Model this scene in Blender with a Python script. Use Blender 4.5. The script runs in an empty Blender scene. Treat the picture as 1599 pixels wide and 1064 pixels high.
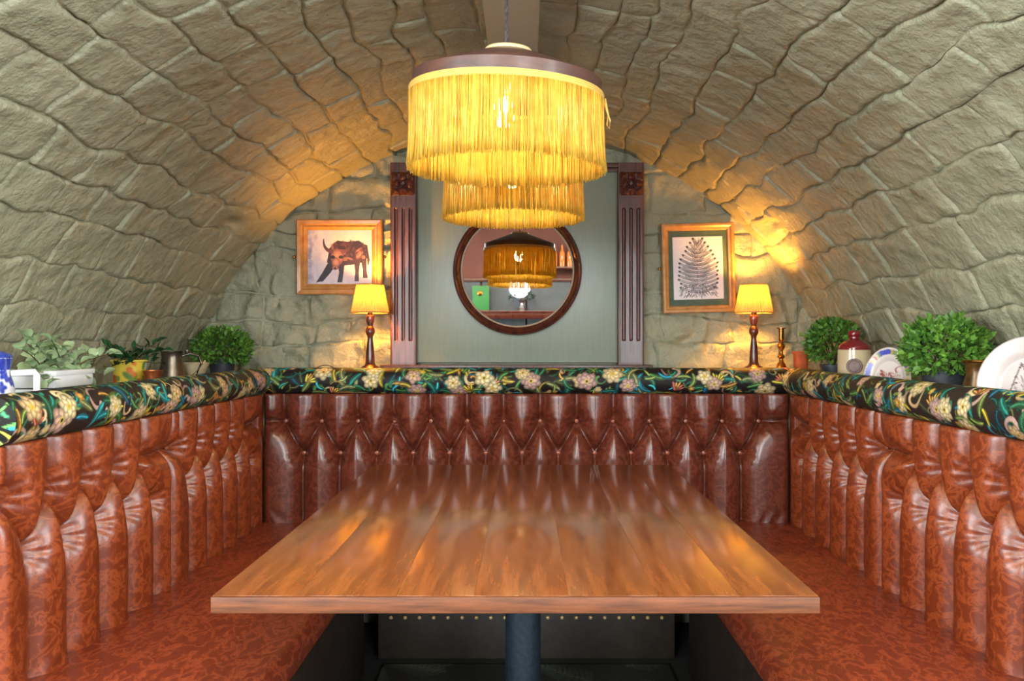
import bpy, bmesh, math, random
import numpy as np
from mathutils import Vector, Matrix, noise as mn

random.seed(7); np.random.seed(7)
S = bpy.context.scene
COL = S.collection
PI = math.pi

# ------------------------------------------------------------------ camera
F = 1250.0                                   # focal length in pixels of a 1599 px wide frame
cam = bpy.data.cameras.new('camera'); cam.sensor_width = 36; cam.lens = F / 1599 * 36
cam.shift_x = -22.5 / 1599; cam.clip_start = 0.02
camo = bpy.data.objects.new('camera', cam); COL.objects.link(camo)
camo.location = (0, 0, 1.25); camo.rotation_euler = (PI / 2, 0, 0)
S.camera = camo

# ------------------------------------------------------------------ world, large lights, exposure
w = bpy.data.worlds.new('world'); S.world = w; w.use_nodes = True
w.node_tree.nodes['Background'].inputs[0].default_value = (0.80, 0.88, 1.0, 1)
w.node_tree.nodes['Background'].inputs[1].default_value = 0.5

def area_light(name, loc, rot, sx, sy, power, col):
    l = bpy.data.lights.new(name, 'AREA'); l.shape = 'RECTANGLE'; l.size = sx; l.size_y = sy
    l.energy = power; l.color = col
    o = bpy.data.objects.new(name, l); COL.objects.link(o); o.location = loc; o.rotation_euler = rot
    return o
# added daylight fill from two made-up windows behind the camera
for sx in (-1, 1):
    area_light('window_daylight', (sx * 1.75, -2.93, 1.75), (PI / 2 , 0, 0), 1.35, 1.9, 150 if sx < 0 else 135, (0.84, 0.95, 1.0))
    # and side fill from made-up windows, added to light the vault
    area_light('side_window_daylight', (sx * 3.22, -0.25, 1.65), (0, sx * PI / 2, 0), 1.9, 1.9, 165 if sx < 0 else 140, (0.86, 0.95, 1.0))
# unseen warm fill added under the room ceiling to brighten the vault
area_light('room_ceiling_light', (0, -0.6, 2.86), (0, 0, 0), 3.2, 1.2, 130, (1.0, 0.86, 0.66))
S.view_settings.view_transform = 'Standard'; S.view_settings.look = 'None'
S.view_settings.exposure = 0.38; S.view_settings.gamma = 1; S.view_settings.use_curve_mapping = False

# ------------------------------------------------------------------ helpers
def lin(c):
    return tuple(((x / 255) / 12.92 if x / 255 <= 0.04045 else ((x / 255 + 0.055) / 1.055) ** 2.4) for x in c)
def lin_np(a):
    a = a / 255.0
    return np.where(a <= 0.04045, a / 12.92, ((a + 0.055) / 1.055) ** 2.4)

MATS = {}
def mat(name, c1, c2=None, rough=0.5, scale=6, detail=4, stretch=(1, 1, 1), metal=0, coat=0, coat_rough=0.1,
        bump=0, bump_scale=40, bump_stretch=None, dist=0.003, spec=0.5, attr=None, island=0, obj_rand=0,
        ramp=(0.35, 0.65), ridge=None, emis=None, emis_s=0, trans=0, kind='noise', sheen=0, lines=None):
    if name in MATS: return MATS[name]
    m = bpy.data.materials.new(name); m.use_nodes = True; nt = m.node_tree; N = nt.nodes; L = nt.links
    b = N['Principled BSDF']; out = N['Material Output']
    b.inputs['Roughness'].default_value = rough; b.inputs['Metallic'].default_value = metal
    b.inputs['Coat Weight'].default_value = coat; b.inputs['Coat Roughness'].default_value = coat_rough
    b.inputs['Specular IOR Level'].default_value = spec
    b.inputs['Sheen Weight'].default_value = sheen
    tc = N.new('ShaderNodeTexCoord')
    def mapped(st):
        mp = N.new('ShaderNodeMapping'); mp.inputs['Scale'].default_value = st
        L.new(tc.outputs['Object'], mp.inputs['Vector']); return mp.outputs['Vector']
    col = None
    if attr:
        a = N.new('ShaderNodeAttribute'); a.attribute_name = attr; col = a.outputs['Color']
    else:
        c1l = (*lin(c1), 1); c2l = (*lin(c2 or c1), 1)
        if c2:
            t = N.new('ShaderNodeTexNoise'); t.inputs['Scale'].default_value = scale; t.inputs['Detail'].default_value = detail
            t.inputs['Roughness'].default_value = 0.62
            t.inputs['Distortion'].default_value = 0.6 if kind == 'vein' else 0.0
            L.new(mapped(stretch), t.inputs['Vector'])
            fac = t.outputs['Fac']
            if kind == 'vein':
                s1 = N.new('ShaderNodeMath'); s1.operation = 'SUBTRACT'; L.new(fac, s1.inputs[0]); s1.inputs[1].default_value = 0.5
                s2 = N.new('ShaderNodeMath'); s2.operation = 'ABSOLUTE'; L.new(s1.outputs[0], s2.inputs[0])
                s3 = N.new('ShaderNodeMath'); s3.operation = 'MULTIPLY'; L.new(s2.outputs[0], s3.inputs[0]); s3.inputs[1].default_value = 5.0
                fac = s3.outputs[0]
            r = N.new('ShaderNodeValToRGB'); r.color_ramp.elements[0].position = ramp[0]; r.color_ramp.elements[1].position = ramp[1]
            r.color_ramp.elements[0].color = c1l; r.color_ramp.elements[1].color = c2l
            L.new(fac, r.inputs['Fac']); col = r.outputs['Color']
        else:
            rgb = N.new('ShaderNodeRGB'); rgb.outputs[0].default_value = c1l; col = rgb.outputs[0]
    def vary(src, amount, col):
        mr = N.new('ShaderNodeMapRange'); mr.inputs['To Min'].default_value = 1 - amount; mr.inputs['To Max'].default_value = 1 + amount
        L.new(src, mr.inputs['Value'])
        hs = N.new('ShaderNodeHueSaturation'); L.new(mr.outputs[0], hs.inputs['Value']); L.new(col, hs.inputs['Color'])
        return hs.outputs['Color']
    if island:
        g = N.new('ShaderNodeNewGeometry'); col = vary(g.outputs['Random Per Island'], island, col)
    if obj_rand:
        g = N.new('ShaderNodeObjectInfo'); col = vary(g.outputs['Random'], obj_rand, col)
    L.new(col, b.inputs['Base Color'])
    if bump:
        t = N.new('ShaderNodeTexNoise'); t.inputs['Scale'].default_value = bump_scale; t.inputs['Detail'].default_value = 6
        t.inputs['Roughness'].default_value = 0.6
        L.new(mapped(bump_stretch or stretch), t.inputs['Vector'])
        bp = N.new('ShaderNodeBump'); bp.inputs['Strength'].default_value = bump; bp.inputs['Distance'].default_value = dist
        L.new(t.outputs['Fac'], bp.inputs['Height']); L.new(bp.outputs['Normal'], b.inputs['Normal'])
        if ridge:
            t2 = N.new('ShaderNodeTexNoise'); t2.noise_type = 'RIDGED_MULTIFRACTAL'; t2.inputs['Scale'].default_value = ridge[0]; t2.inputs['Detail'].default_value = 3
            t2.inputs['Distortion'].default_value = 0.8
            L.new(tc.outputs['Object'], t2.inputs['Vector'])
            b2 = N.new('ShaderNodeBump'); b2.inputs['Strength'].default_value = ridge[1]; b2.inputs['Distance'].default_value = ridge[2]
            L.new(t2.outputs['Fac'], b2.inputs['Height']); L.new(bp.outputs['Normal'], b2.inputs['Normal']); L.new(b2.outputs['Normal'], b.inputs['Normal'])
    if emis:
        b.inputs['Emission Color'].default_value = (*emis, 1); b.inputs['Emission Strength'].default_value = emis_s
    if trans:
        tr = N.new('ShaderNodeBsdfTranslucent'); L.new(col, tr.inputs['Color'])
        mx = N.new('ShaderNodeMixShader'); mx.inputs[0].default_value = trans
        L.new(b.outputs[0], mx.inputs[1]); L.new(tr.outputs[0], mx.inputs[2]); L.new(mx.outputs[0], out.inputs['Surface'])
    MATS[name] = m
    return m

def empty(name, loc, label, cat, group=None, rz=0):
    o = bpy.data.objects.new(name, None); o.empty_display_size = 0.05; COL.objects.link(o)
    o.location = loc; o.rotation_euler = (0, 0, rz); return tag(o, label, cat, group)
def tag(o, label=None, cat=None, group=None, kind=None):
    if label: o['label'] = label
    if cat: o['category'] = cat
    if group: o['group'] = group
    if kind: o['kind'] = kind
    return o
def link(name, me, m, parent=None, loc=(0, 0, 0), smooth=True):
    if m and not me.materials: me.materials.append(m)
    if smooth and len(me.polygons):
        me.polygons.foreach_set('use_smooth', np.ones(len(me.polygons), dtype=bool))
    o = bpy.data.objects.new(name, me); COL.objects.link(o); o.location = loc
    if parent: o.parent = parent
    return o

def grid_mesh(name, P, closed_u=False, back=None, colors=None):
    """P: (nv, nu, 3) array -> mesh; back: offset vector that closes the sheet into a solid"""
    nv, nu = P.shape[:2]
    V = P.reshape(-1, 3)
    i = np.arange(nv - 1)[:, None]; j = np.arange(nu if closed_u else nu - 1)[None, :]
    j2 = (j + 1) % nu
    q = np.stack([i * nu + j, i * nu + j2, (i + 1) * nu + j2, (i + 1) * nu + j], -1).reshape(-1, 4)
    me = bpy.data.meshes.new(name)
    faces = [q]
    if back is not None:
        loop = np.concatenate([np.arange(nu), np.arange(1, nv) * nu + nu - 1, (nv - 1) * nu + np.arange(nu - 2, -1, -1), np.arange(nv - 2, 0, -1) * nu])
        n0 = len(V); nb = len(loop)
        Bk = V[loop] + np.array(back)
        V = np.concatenate([V, Bk, Bk.mean(0)[None]])
        k = np.arange(nb); k2 = (k + 1) % nb
        faces.append(np.stack([loop[k2], loop[k], n0 + k, n0 + k2], -1))
        tri = np.stack([n0 + k2, n0 + k, np.full(nb, n0 + nb)], -1)
    fl = np.concatenate(faces)
    idx = fl.reshape(-1); starts = np.arange(len(fl)) * 4; tot = np.full(len(fl), 4)
    if back is not None:
        starts = np.concatenate([starts, len(idx) + np.arange(len(tri)) * 3]); tot = np.concatenate([tot, np.full(len(tri), 3)])
        idx = np.concatenate([idx, tri.reshape(-1)])
    me.vertices.add(len(V)); me.vertices.foreach_set('co', V.astype(np.float32).reshape(-1))
    me.loops.add(len(idx)); me.loops.foreach_set('vertex_index', idx.astype(np.int32))
    me.polygons.add(len(starts)); me.polygons.foreach_set('loop_start', starts.astype(np.int32))
    me.update(calc_edges=True); me.validate()
    if colors is not None:
        c = np.ones((len(V), 4), np.float32); c[:nv * nu, :3] = lin_np(colors.reshape(-1, 3)); c[nv * nu:, :3] = c[:1, :3]
        at = me.color_attributes.new('print', 'FLOAT_COLOR', 'POINT'); at.data.foreach_set('color', c.reshape(-1))
    return me

class MB:
    """collects shapes into one mesh"""
    def __init__(s): s.v = []; s.f = []
    def add(s, vs, fs):
        n = len(s.v); s.v += [tuple(x) for x in vs]; s.f += [tuple(n + i for i in f) for f in fs]; return s
    def box(s, c, d, bev=0.0, rot=None):
        bm = bmesh.new(); bmesh.ops.create_cube(bm, size=1)
        for v in bm.verts: v.co = Vector((v.co.x * d[0], v.co.y * d[1], v.co.z * d[2]))
        if bev: bmesh.ops.bevel(bm, geom=bm.edges[:], offset=bev, segments=2, profile=0.6, affect='EDGES')
        if rot is not None: bmesh.ops.transform(bm, matrix=rot, verts=bm.verts)
        bm.verts.index_update()
        vs = [v.co + Vector(c) for v in bm.verts]; fs = [[v.index for v in f.verts] for f in bm.faces]; bm.free()
        return s.add(vs, fs)
    def lathe(s, prof, seg=32, c=(0, 0, 0), sx=1, sy=1):
        vs = []; fs = []
        for r, z in prof:
            for k in range(seg):
                a = 2 * PI * k / seg; vs.append((c[0] + sx * r * math.cos(a), c[1] + sy * r * math.sin(a), c[2] + z))
        for i in range(len(prof) - 1):
            for k in range(seg):
                k2 = (k + 1) % seg; fs.append((i * seg + k, i * seg + k2, (i + 1) * seg + k2, (i + 1) * seg + k))
        if prof[0][0] > 1e-5: fs.append(tuple(range(seg - 1, -1, -1)))
        if prof[-1][0] > 1e-5: fs.append(tuple((len(prof) - 1) * seg + k for k in range(seg)))
        return s.add(vs, fs)
    def tube(s, pts, r, seg=8, closed=False):
        pts = [Vector(p) for p in pts]; n = len(pts); vs = []; fs = []
        for i, p in enumerate(pts):
            t = (pts[(i + 1) % n] - pts[i - 1]) if closed else (pts[min(i + 1, n - 1)] - pts[max(i - 1, 0)])
            t.normalize(); a = Vector((0, 0, 1)) if abs(t.z) < 0.9 else Vector((1, 0, 0))
            u = t.cross(a).normalized(); v = t.cross(u)
            rr = r[i] if isinstance(r, (list, tuple)) else r
            for k in range(seg):
                g = 2 * PI * k / seg; vs.append(p + u * rr * math.cos(g) + v * rr * math.sin(g))
        for i in range(n if closed else n - 1):
            i2 = (i + 1) % n
            for k in range(seg):
                k2 = (k + 1) % seg; fs.append((i * seg + k, i * seg + k2, i2 * seg + k2, i2 * seg + k))
        if not closed: fs += [tuple(range(seg - 1, -1, -1)), tuple((n - 1) * seg + k for k in range(seg))]
        return s.add(vs, fs)
    def ring(s, R, r, c=(0, 0, 0), seg=64, s2=8, axis='z'):
        pts = []
        for k in range(seg):
            a = 2 * PI * k / seg; x, y = R * math.cos(a), R * math.sin(a)
            pts.append((c[0] + x, c[1] + y, c[2]) if axis == 'z' else (c[0] + x, c[1], c[2] + y))
        return s.tube(pts, r, s2, True)
    def build(s, name, m, parent=None, loc=(0, 0, 0), smooth=True, sharp=True):
        me = bpy.data.meshes.new(name); me.from_pydata(s.v, [], s.f); me.update()
        o = link(name, me, m, parent, loc, smooth)
        if smooth and sharp: me.set_sharp_from_angle(angle=math.radians(38))
        return o

class Raster:
    """a flat print, drawn in metres, that becomes a colour attribute"""
    def __init__(s, W, H, step, bg):
        s.W, s.H = W, H; s.nx = int(W / step) + 1; s.ny = int(H / step) + 1
        s.X, s.Y = np.meshgrid(np.linspace(0, W, s.nx), np.linspace(0, H, s.ny))
        s.a = np.zeros((s.ny, s.nx, 3)) + np.array(bg, float)
        s.st = W / (s.nx - 1)
    def _win(s, x0, x1, y0, y1):
        st = s.st; sty = s.H / (s.ny - 1)
        i0 = max(0, int(x0 / st)); i1 = min(s.nx, int(x1 / st) + 2); j0 = max(0, int(y0 / sty)); j1 = min(s.ny, int(y1 / sty) + 2)
        return (slice(j0, j1), slice(i0, i1)) if i1 > i0 and j1 > j0 else None
    def _mix(s, wn, m, col):
        m = np.clip(m, 0, 1)[..., None]; s.a[wn] = s.a[wn] * (1 - m) + col * m
    def ell(s, cx, cy, rx, ry, ang, col, edge=None, al=1.0):
        r = max(rx, ry); wn = s._win(cx - r, cx + r, cy - r, cy + r)
        if wn is None: return
        x = s.X[wn] - cx; y = s.Y[wn] - cy; c, n = math.cos(ang), math.sin(ang)
        u = (x * c + y * n) / rx; v = (-x * n + y * c) / ry; d = np.sqrt(u * u + v * v)
        m = (1 - d) * min(rx, ry) / s.st + 0.5
        colr = np.array(col, float)
        if edge is not None: t = np.clip(d, 0, 1)[..., None] ** 2; colr = colr * (1 - t) + np.array(edge, float) * t
        s._mix(wn, np.clip(m, 0, 1) * al, colr)
    def stroke(s, pts, w0, w1, col, col2=None, al=1.0):
        n = len(pts)
        for k, p in enumerate(pts):
            t = k / max(1, n - 1); r = w0 + (w1 - w0) * t
            c = np.array(col, float) * (1 - t) + np.array(col2 if col2 is not None else col, float) * t
            s.ell(p[0], p[1], max(r, s.st * 0.5), max(r, s.st * 0.5), 0, c, None, al)
    def poly(s, pts, col):
        xs = [p[0] for p in pts]; ys = [p[1] for p in pts]
        wn = s._win(min(xs), max(xs), min(ys), max(ys))
        if wn is None: return
        x = s.X[wn]; y = s.Y[wn]; ins = np.zeros(x.shape, bool)
        for k in range(len(pts)):
            x1, y1 = pts[k]; x2, y2 = pts[k - 1]
            if y1 == y2: continue
            ins ^= ((y1 > y) != (y2 > y)) & (x < (x2 - x1) * (y - y1) / (y2 - y1) + x1)
        s._mix(wn, ins * 1.0, np.array(col, float))
    def grain(s, amp):
        s.a += np.random.normal(0, amp, s.a.shape[:2])[..., None]; s.a = np.clip(s.a, 2, 253)
    def plane(s, name, m, parent, loc, thick=0.002):
        P = np.stack([s.X - s.W / 2, np.zeros_like(s.X), s.Y - s.H / 2], -1)
        me = grid_mesh(name, P, back=(0, thick, 0), colors=s.a); return link(name, me, m, parent, loc, smooth=False)

def bez(p0, p1, p2, n=18):
    return [((1 - t) ** 2 * p0[0] + 2 * t * (1 - t) * p1[0] + t * t * p2[0], (1 - t) ** 2 * p0[1] + 2 * t * (1 - t) * p1[1] + t * t * p2[1])
            for t in [i / (n - 1) for i in range(n)]]
def fbm(x, y, z, o=4):
    return mn.fractal(Vector((x, y, z)), 0.8, 2.1, o)
def sstep(a, b, x):
    t = min(1, max(0, (x - a) / (b - a))); return t * t * (3 - 2 * t)

# ------------------------------------------------------------------ materials
PAINT = mat('sage_masonry_paint', (156, 155, 130), (170, 168, 143), rough=0.34, scale=5, bump=0.8, bump_scale=20, dist=0.022, spec=0.45, ridge=(4.5, 0.7, 0.022))
RUBBLE = mat('sage_rubble_paint', (150, 151, 128), (164, 164, 140), rough=0.36, scale=5, bump=0.8, bump_scale=16, dist=0.03, spec=0.45, ridge=(7, 0.9, 0.045))
PLASTER = mat('dark_room_paint', (98, 52, 44), (110, 60, 50), rough=0.7, scale=3)
GREYPANEL = mat('sage_panel_paint', (134, 142, 126), (140, 148, 130), rough=0.33, scale=14, stretch=(8, 1, 0.4), bump=0.15, bump_scale=60, bump_stretch=(6, 1, 0.3), dist=0.001)
BEAMP = mat('taupe_beam_paint', (176, 164, 138), (182, 170, 146), rough=0.5, scale=4)
WALNUT = mat('carved_walnut', (104, 62, 54), (66, 36, 31), rough=0.38, scale=9, stretch=(9, 9, 0.7), detail=6, coat=0.15, bump=0.25, bump_scale=14, bump_stretch=(12, 12, 0.8), dist=0.001)
DARKWOOD = mat('dark_turned_wood', (70, 34, 26), (104, 52, 36), rough=0.25, scale=12, stretch=(4, 4, 1), coat=0.5, coat_rough=0.12)
MAHOG = mat('polished_mahogany', (62, 24, 20), (92, 38, 28), rough=0.22, scale=20, coat=0.6, coat_rough=0.08)
LEATHER = mat('tan_leather', (146, 69, 34), (110, 45, 21), rough=0.36, scale=26, detail=8, kind='vein', ramp=(0.0, 0.34), coat=0.28, coat_rough=0.22, bump=0.22, bump_scale=55, dist=0.0015)
SEATL = mat('red_brown_leather', (150, 67, 37), (110, 42, 22), rough=0.46, scale=28, detail=8, kind='vein', stretch=(1, 0.55, 1), ramp=(0.0, 0.28), coat=0.10, coat_rough=0.3, bump=0.2, bump_scale=60, dist=0.0015)
BACKL = mat('brown_leather', (118, 58, 41), (90, 39, 27), rough=0.31, scale=24, detail=8, kind='vein', ramp=(0.0, 0.34), coat=0.4, coat_rough=0.22, bump=0.2, bump_scale=55, dist=0.0015)
KICK = mat('dark_kick_vinyl', (30, 22, 17), (44, 32, 23), rough=0.5, scale=16, bump=0.2, bump_scale=50)
FABRIC = mat('floral_velvet', (0, 0, 0), attr='print', rough=0.62, spec=0.3, bump=0.08, bump_scale=300, dist=0.0008)
PRINT = mat('printed_paper', (0, 0, 0), attr='print', rough=0.35, spec=0.35)
GLAZE = mat('printed_glaze', (0, 0, 0), attr='print', rough=0.3, coat=0.25, coat_rough=0.1)
CARPET = mat('fern_carpet', (0, 0, 0), attr='print', rough=0.95, bump=0.5, bump_scale=250)
OAK = mat('oiled_oak', (142, 82, 42), (98, 50, 25), rough=0.24, scale=5, detail=8, stretch=(9, 0.9, 9), ramp=(0.3, 0.72), coat=0.7, coat_rough=0.12, obj_rand=0.10, bump=0.28, bump_scale=26, bump_stretch=(14, 2.2, 14), dist=0.0004)
OAKEDGE = mat('oak_edging', (122, 68, 36), (54, 28, 15), rough=0.55, scale=7, detail=8, stretch=(0.9, 9, 12), ramp=(0.3, 0.7), bump=0.3, bump_scale=9, bump_stretch=(1.5, 10, 20), dist=0.001)
STEEL = mat('blue_black_steel', (44, 56, 66), (56, 68, 78), rough=0.4, scale=60, metal=0.6, bump=0.1, bump_scale=200)
BRASS = mat('aged_brass', (190, 132, 62), (150, 96, 44), rough=0.25, scale=30, metal=1)
PEWTER = mat('dull_pewter', (128, 118, 104), (96, 88, 78), rough=0.34, scale=14, metal=0.9)
FRAMEW = mat('gilt_pine_frame', (196, 146, 84), (172, 118, 62), rough=0.4, scale=12, stretch=(2, 2, 2), coat=0.2)
WHITE = mat('white_glaze', (226, 226, 230), rough=0.15, coat=0.5, coat_rough=0.05)
CREAM = mat('cream_stoneware', (214, 196, 160), (202, 182, 146), rough=0.2, scale=8, coat=0.5, coat_rough=0.08)
OXBLOOD = mat('oxblood_glaze', (122, 28, 34), rough=0.15, coat=0.7, coat_rough=0.05)
NAVYPOT = mat('dark_plant_pot', (44, 46, 56), (52, 54, 64), rough=0.5, scale=20)
TERRA = mat('terracotta', (190, 96, 56), (170, 82, 46), rough=0.8, scale=20)
BRONZE = mat('gilded_brown_vase', (112, 78, 34), (58, 42, 24), rough=0.3, scale=22, metal=0.4)
BOXLEAF = mat('box_leaf', (112, 158, 62), (70, 118, 44), rough=0.45, scale=14, island=0.4, trans=0.25)
DARKLEAF = mat('dark_green_leaf', (34, 78, 44), (24, 58, 32), rough=0.35, scale=14, obj_rand=0.35, trans=0.15)
PALELEAF = mat('pale_grey_green_leaf', (150, 176, 134), (176, 196, 152), rough=0.5, scale=18, obj_rand=0.22, trans=0.25)
TWIG = mat('twig', (88, 72, 44), (66, 54, 34), rough=0.8, scale=30)
FRINGE = mat('golden_silk_fringe', (250, 226, 118), (242, 206, 88), rough=0.45, scale=40, island=0.22, trans=0.6)
BRAID = mat('gold_braid', (222, 176, 92), rough=0.5, bump=0.5, bump_scale=200, dist=0.002)
VENEER = mat('dark_veneer', (58, 42, 44), (98, 62, 50), rough=0.4, scale=5, stretch=(2, 2, 12), detail=6, ramp=(0.3, 0.75), coat=0.15)
CORD = mat('twisted_dark_cord', (52, 44, 50), (80, 72, 76), rough=0.7, scale=60)
BULB = mat('lit_pendant_bulb', (255, 240, 200), emis=(1.0, 0.80, 0.40), emis_s=205)
BULB2 = mat('lit_table_lamp_bulb', (255, 240, 200), emis=(1.0, 0.42, 0.06), emis_s=1150)
SHADE = mat('pleated_lamp_shade', (206, 186, 104), (186, 156, 80), rough=0.8, scale=30, stretch=(6, 6, 1), trans=0.05)
SHADETRIM = mat('shade_binding', (190, 132, 70), rough=0.7)
GLASSM = mat('mirror_glass', (224, 222, 218), rough=0.015, metal=1)

# ------------------------------------------------------------------ dimensions
VC = (-0.075, 0.626); VR = 1.635           # vault centre (x, z) and radius
Y0, YB = 1.22, 3.90                        # front of the vault, back wall
SEAT_Z, SBX, SBY = 0.47, 1.125, 3.44       # seat height, side back faces, rear back face
LEDGE, BLEDGE = 1.00, 1.112                # side ledges, rear ledge

def px(x, y, d):                           # photograph direction at a real depth -> point
    return ((x - 822) * d / F, d, 1.25 - (y - 532) * d / F)

# ------------------------------------------------------------------ the room
tB = math.asin((0.96 - VC[1]) / VR)
ARC = (PI - 2 * tB) * VR
def vpos(s, y, h):
    t = PI - tB - s / VR; r = VR - h
    return (VC[0] + r * math.cos(t), y, VC[1] + r * math.sin(t))
def warp(s, y):
    return (s + 0.034 * mn.noise(Vector((s * 2.6, y * 2.6, 3.1))) + 0.026 * mn.noise(Vector((s * 7, y * 7, 8.3))) + 0.007 * mn.noise(Vector((s * 24, y * 24, 4.3))),
            y + 0.034 * mn.noise(Vector((s * 2.6, y * 2.6, 21.7))) + 0.026 * mn.noise(Vector((s * 7, y * 7, 31.9))) + 0.007 * mn.noise(Vector((s * 24, y * 24, 14.3))))

def vault_hit(u, v):                       # where a sight line meets the vault
    dx, dz = (u - 822) / F, (532 - v) / F; d = 1.0
    while math.hypot(d * dx - VC[0], 1.25 + d * dz - VC[1]) < VR: d += .004
    return (PI - tB - math.atan2(1.25 + d * dz - VC[1], d * dx - VC[0])) * VR, d
hollows = [vault_hit(362, 352), vault_hit(1205, 355), vault_hit(1222, 372)]
def hollow(s, y): return max(math.exp(-(((s - a) / .035) ** 2 + ((y - b) / .10) ** 2)) for a, b in hollows)
ns, nyy = 220, 120
ss = np.linspace(-0.02, ARC + 0.02, ns); ys = np.linspace(Y0, YB + 0.1, nyy)
P = np.array([[vpos(s, y, -0.005 - 0.07 * hollow(s, y) + 0.004 * mn.noise(Vector((s * 8, y * 8, 1)))) for s in ss] for y in ys])
Pd = np.array([[vpos(s, y, -0.16) for s in ss] for y in (Y0, YB + 0.1)])
ceil = link('ceiling', grid_mesh('ceiling', P), PAINT); tag(ceil, 'low stone barrel vault painted sage green over the booth', kind='structure')
vo = link('ceiling', grid_mesh('ceiling', Pd), PAINT, ceil); vo.name = 'vault_extrados'

def stone_grid(posf, s0, s1, y0, y1, nu, nv, proud, tilt, seed, amp, dowarp=True, gap=0.001):
    V = []
    for j in range(nv + 1):
        for i in range(nu + 1):
            # denser rows of points near the edges
            a = 0.5 - 0.5 * math.cos(PI * i / nu); b = 0.5 - 0.5 * math.cos(PI * j / nv)
            a = 0.65 * a + 0.35 * i / nu; b = 0.65 * b + 0.35 * j / nv
            s = s0 + gap + (s1 - s0 - 2 * gap) * a; y = y0 + gap + (y1 - y0 - 2 * gap) * b
            ds = min(a, 1 - a) * (s1 - s0); dy = min(b, 1 - b) * (y1 - y0)
            rr = 0.012
            e = min(ds, dy) if not (ds < rr and dy < rr) else rr - math.hypot(rr - ds, rr - dy)
            pr = sstep(0.0, 0.006, e) * 0.85 + 0.15 * sstep(0, 0.02, e)
            sw, yw = warp(s, y) if dowarp else (s, y)
            n = 0.7 * fbm(s * 6 + seed, y * 6, seed * 1.7, 4) + 0.5 * fbm(s * 17 + seed, y * 17, 3.3, 3)
            rg = 1 - abs(mn.noise(Vector((s * 5 + 7.7, y * 9, seed * 0.21)))) * 2
            jd = 0.0085 * min(1.15, max(0.2, 0.62 + 1.1 * mn.noise(Vector((s * 3.1, y * 3.1, 55.5)))))
            h = -jd + pr * (jd + 0.001 + proud + tilt[0] * (a - 0.5) + tilt[1] * (b - 0.5) + amp * (0.55 * n + 0.30 * rg))
            if dowarp and posf is vpos: hq = hollow(sw, yw); h -= hq * (0.040 + 0.05 * abs(n))
            V.append(posf(sw, yw, h))
    Fs = [(j * (nu + 1) + i, j * (nu + 1) + i + 1, (j + 1) * (nu + 1) + i + 1, (j + 1) * (nu + 1) + i) for j in range(nv) for i in range(nu)]
    return V, Fs

cells = []
rng = random.Random(11)
s = 0.0; bands = []
first = (math.asin((1.235 - VC[1]) / VR) - tB) * VR       # first bed joint just under eye level
edges_s = [0.0, first]
while edges_s[-1] < ARC / 2 - 0.2: edges_s.append(edges_s[-1] + rng.uniform(0.105, 0.165))
half = edges_s[:]
mid = [half[-1] + (ARC - 2 * half[-1]) * k / 3 for k in (1, 2)]
edges_s = half + mid + [ARC - e for e in reversed(half)]
for k in range(len(edges_s) - 1):
    y = Y0 - rng.uniform(0, 0.2)
    while y < YB + 0.02:
        ln = rng.uniform(0.19, 0.36)
        y1 = y + ln
        if y1 > YB - 0.07: y1 = YB + 0.03
        cells.append((edges_s[k], edges_s[k + 1], max(y, Y0), y1)); y = y1
def seen(c):
    sm = (c[0] + c[1]) / 2; ym = (c[2] + c[3]) / 2; p = vpos(sm, ym, 0)
    u = 822 + p[0] * F / p[1]; v = 532 - (p[2] - 1.25) * F / p[1]
    ok = -60 < u < 1660 and -60 < v < 560
    if 645 < u < 940 and v > 90: ok = False               # behind the pendant
    return ok
vis = [c for c in cells if seen(c)]
vis.sort(key=lambda c: -(c[1] - c[0]) * (c[3] - c[2]) / ((c[2] + c[3]) / 2) ** 2)
keep = set(vis[:298])
rest = MB()
for n, c in enumerate(cells):
    near = c in keep
    pr = rng.uniform(-0.003, 0.005); tl = (rng.uniform(-0.006, 0.006), rng.uniform(-0.004, 0.004))
    nu, nv = (13, 24) if near else (6, 10)
    V, Fs = stone_grid(vpos, *c, nu, nv, pr, tl, n * 3.37 % 97, 0.013)
    if near:
        me = bpy.data.meshes.new('stone'); me.from_pydata(V, [], Fs); link('stone', me, PAINT, ceil)
    else: rest.add(V, Fs)
o = rest.build('farther_stones', PAINT, ceil, sharp=False); o['kind'] = 'stuff'

# boxed beam along the crown
zc = VC[1] + VR
tag(MB().box((-0.042, (Y0 + YB) / 2, zc - 0.03), (0.158, YB - Y0 - 0.02, 0.10), 0.003).build('trim_1', BEAMP), 'smooth taupe boxed beam along the vault crown above the pendant', kind='structure')

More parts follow.
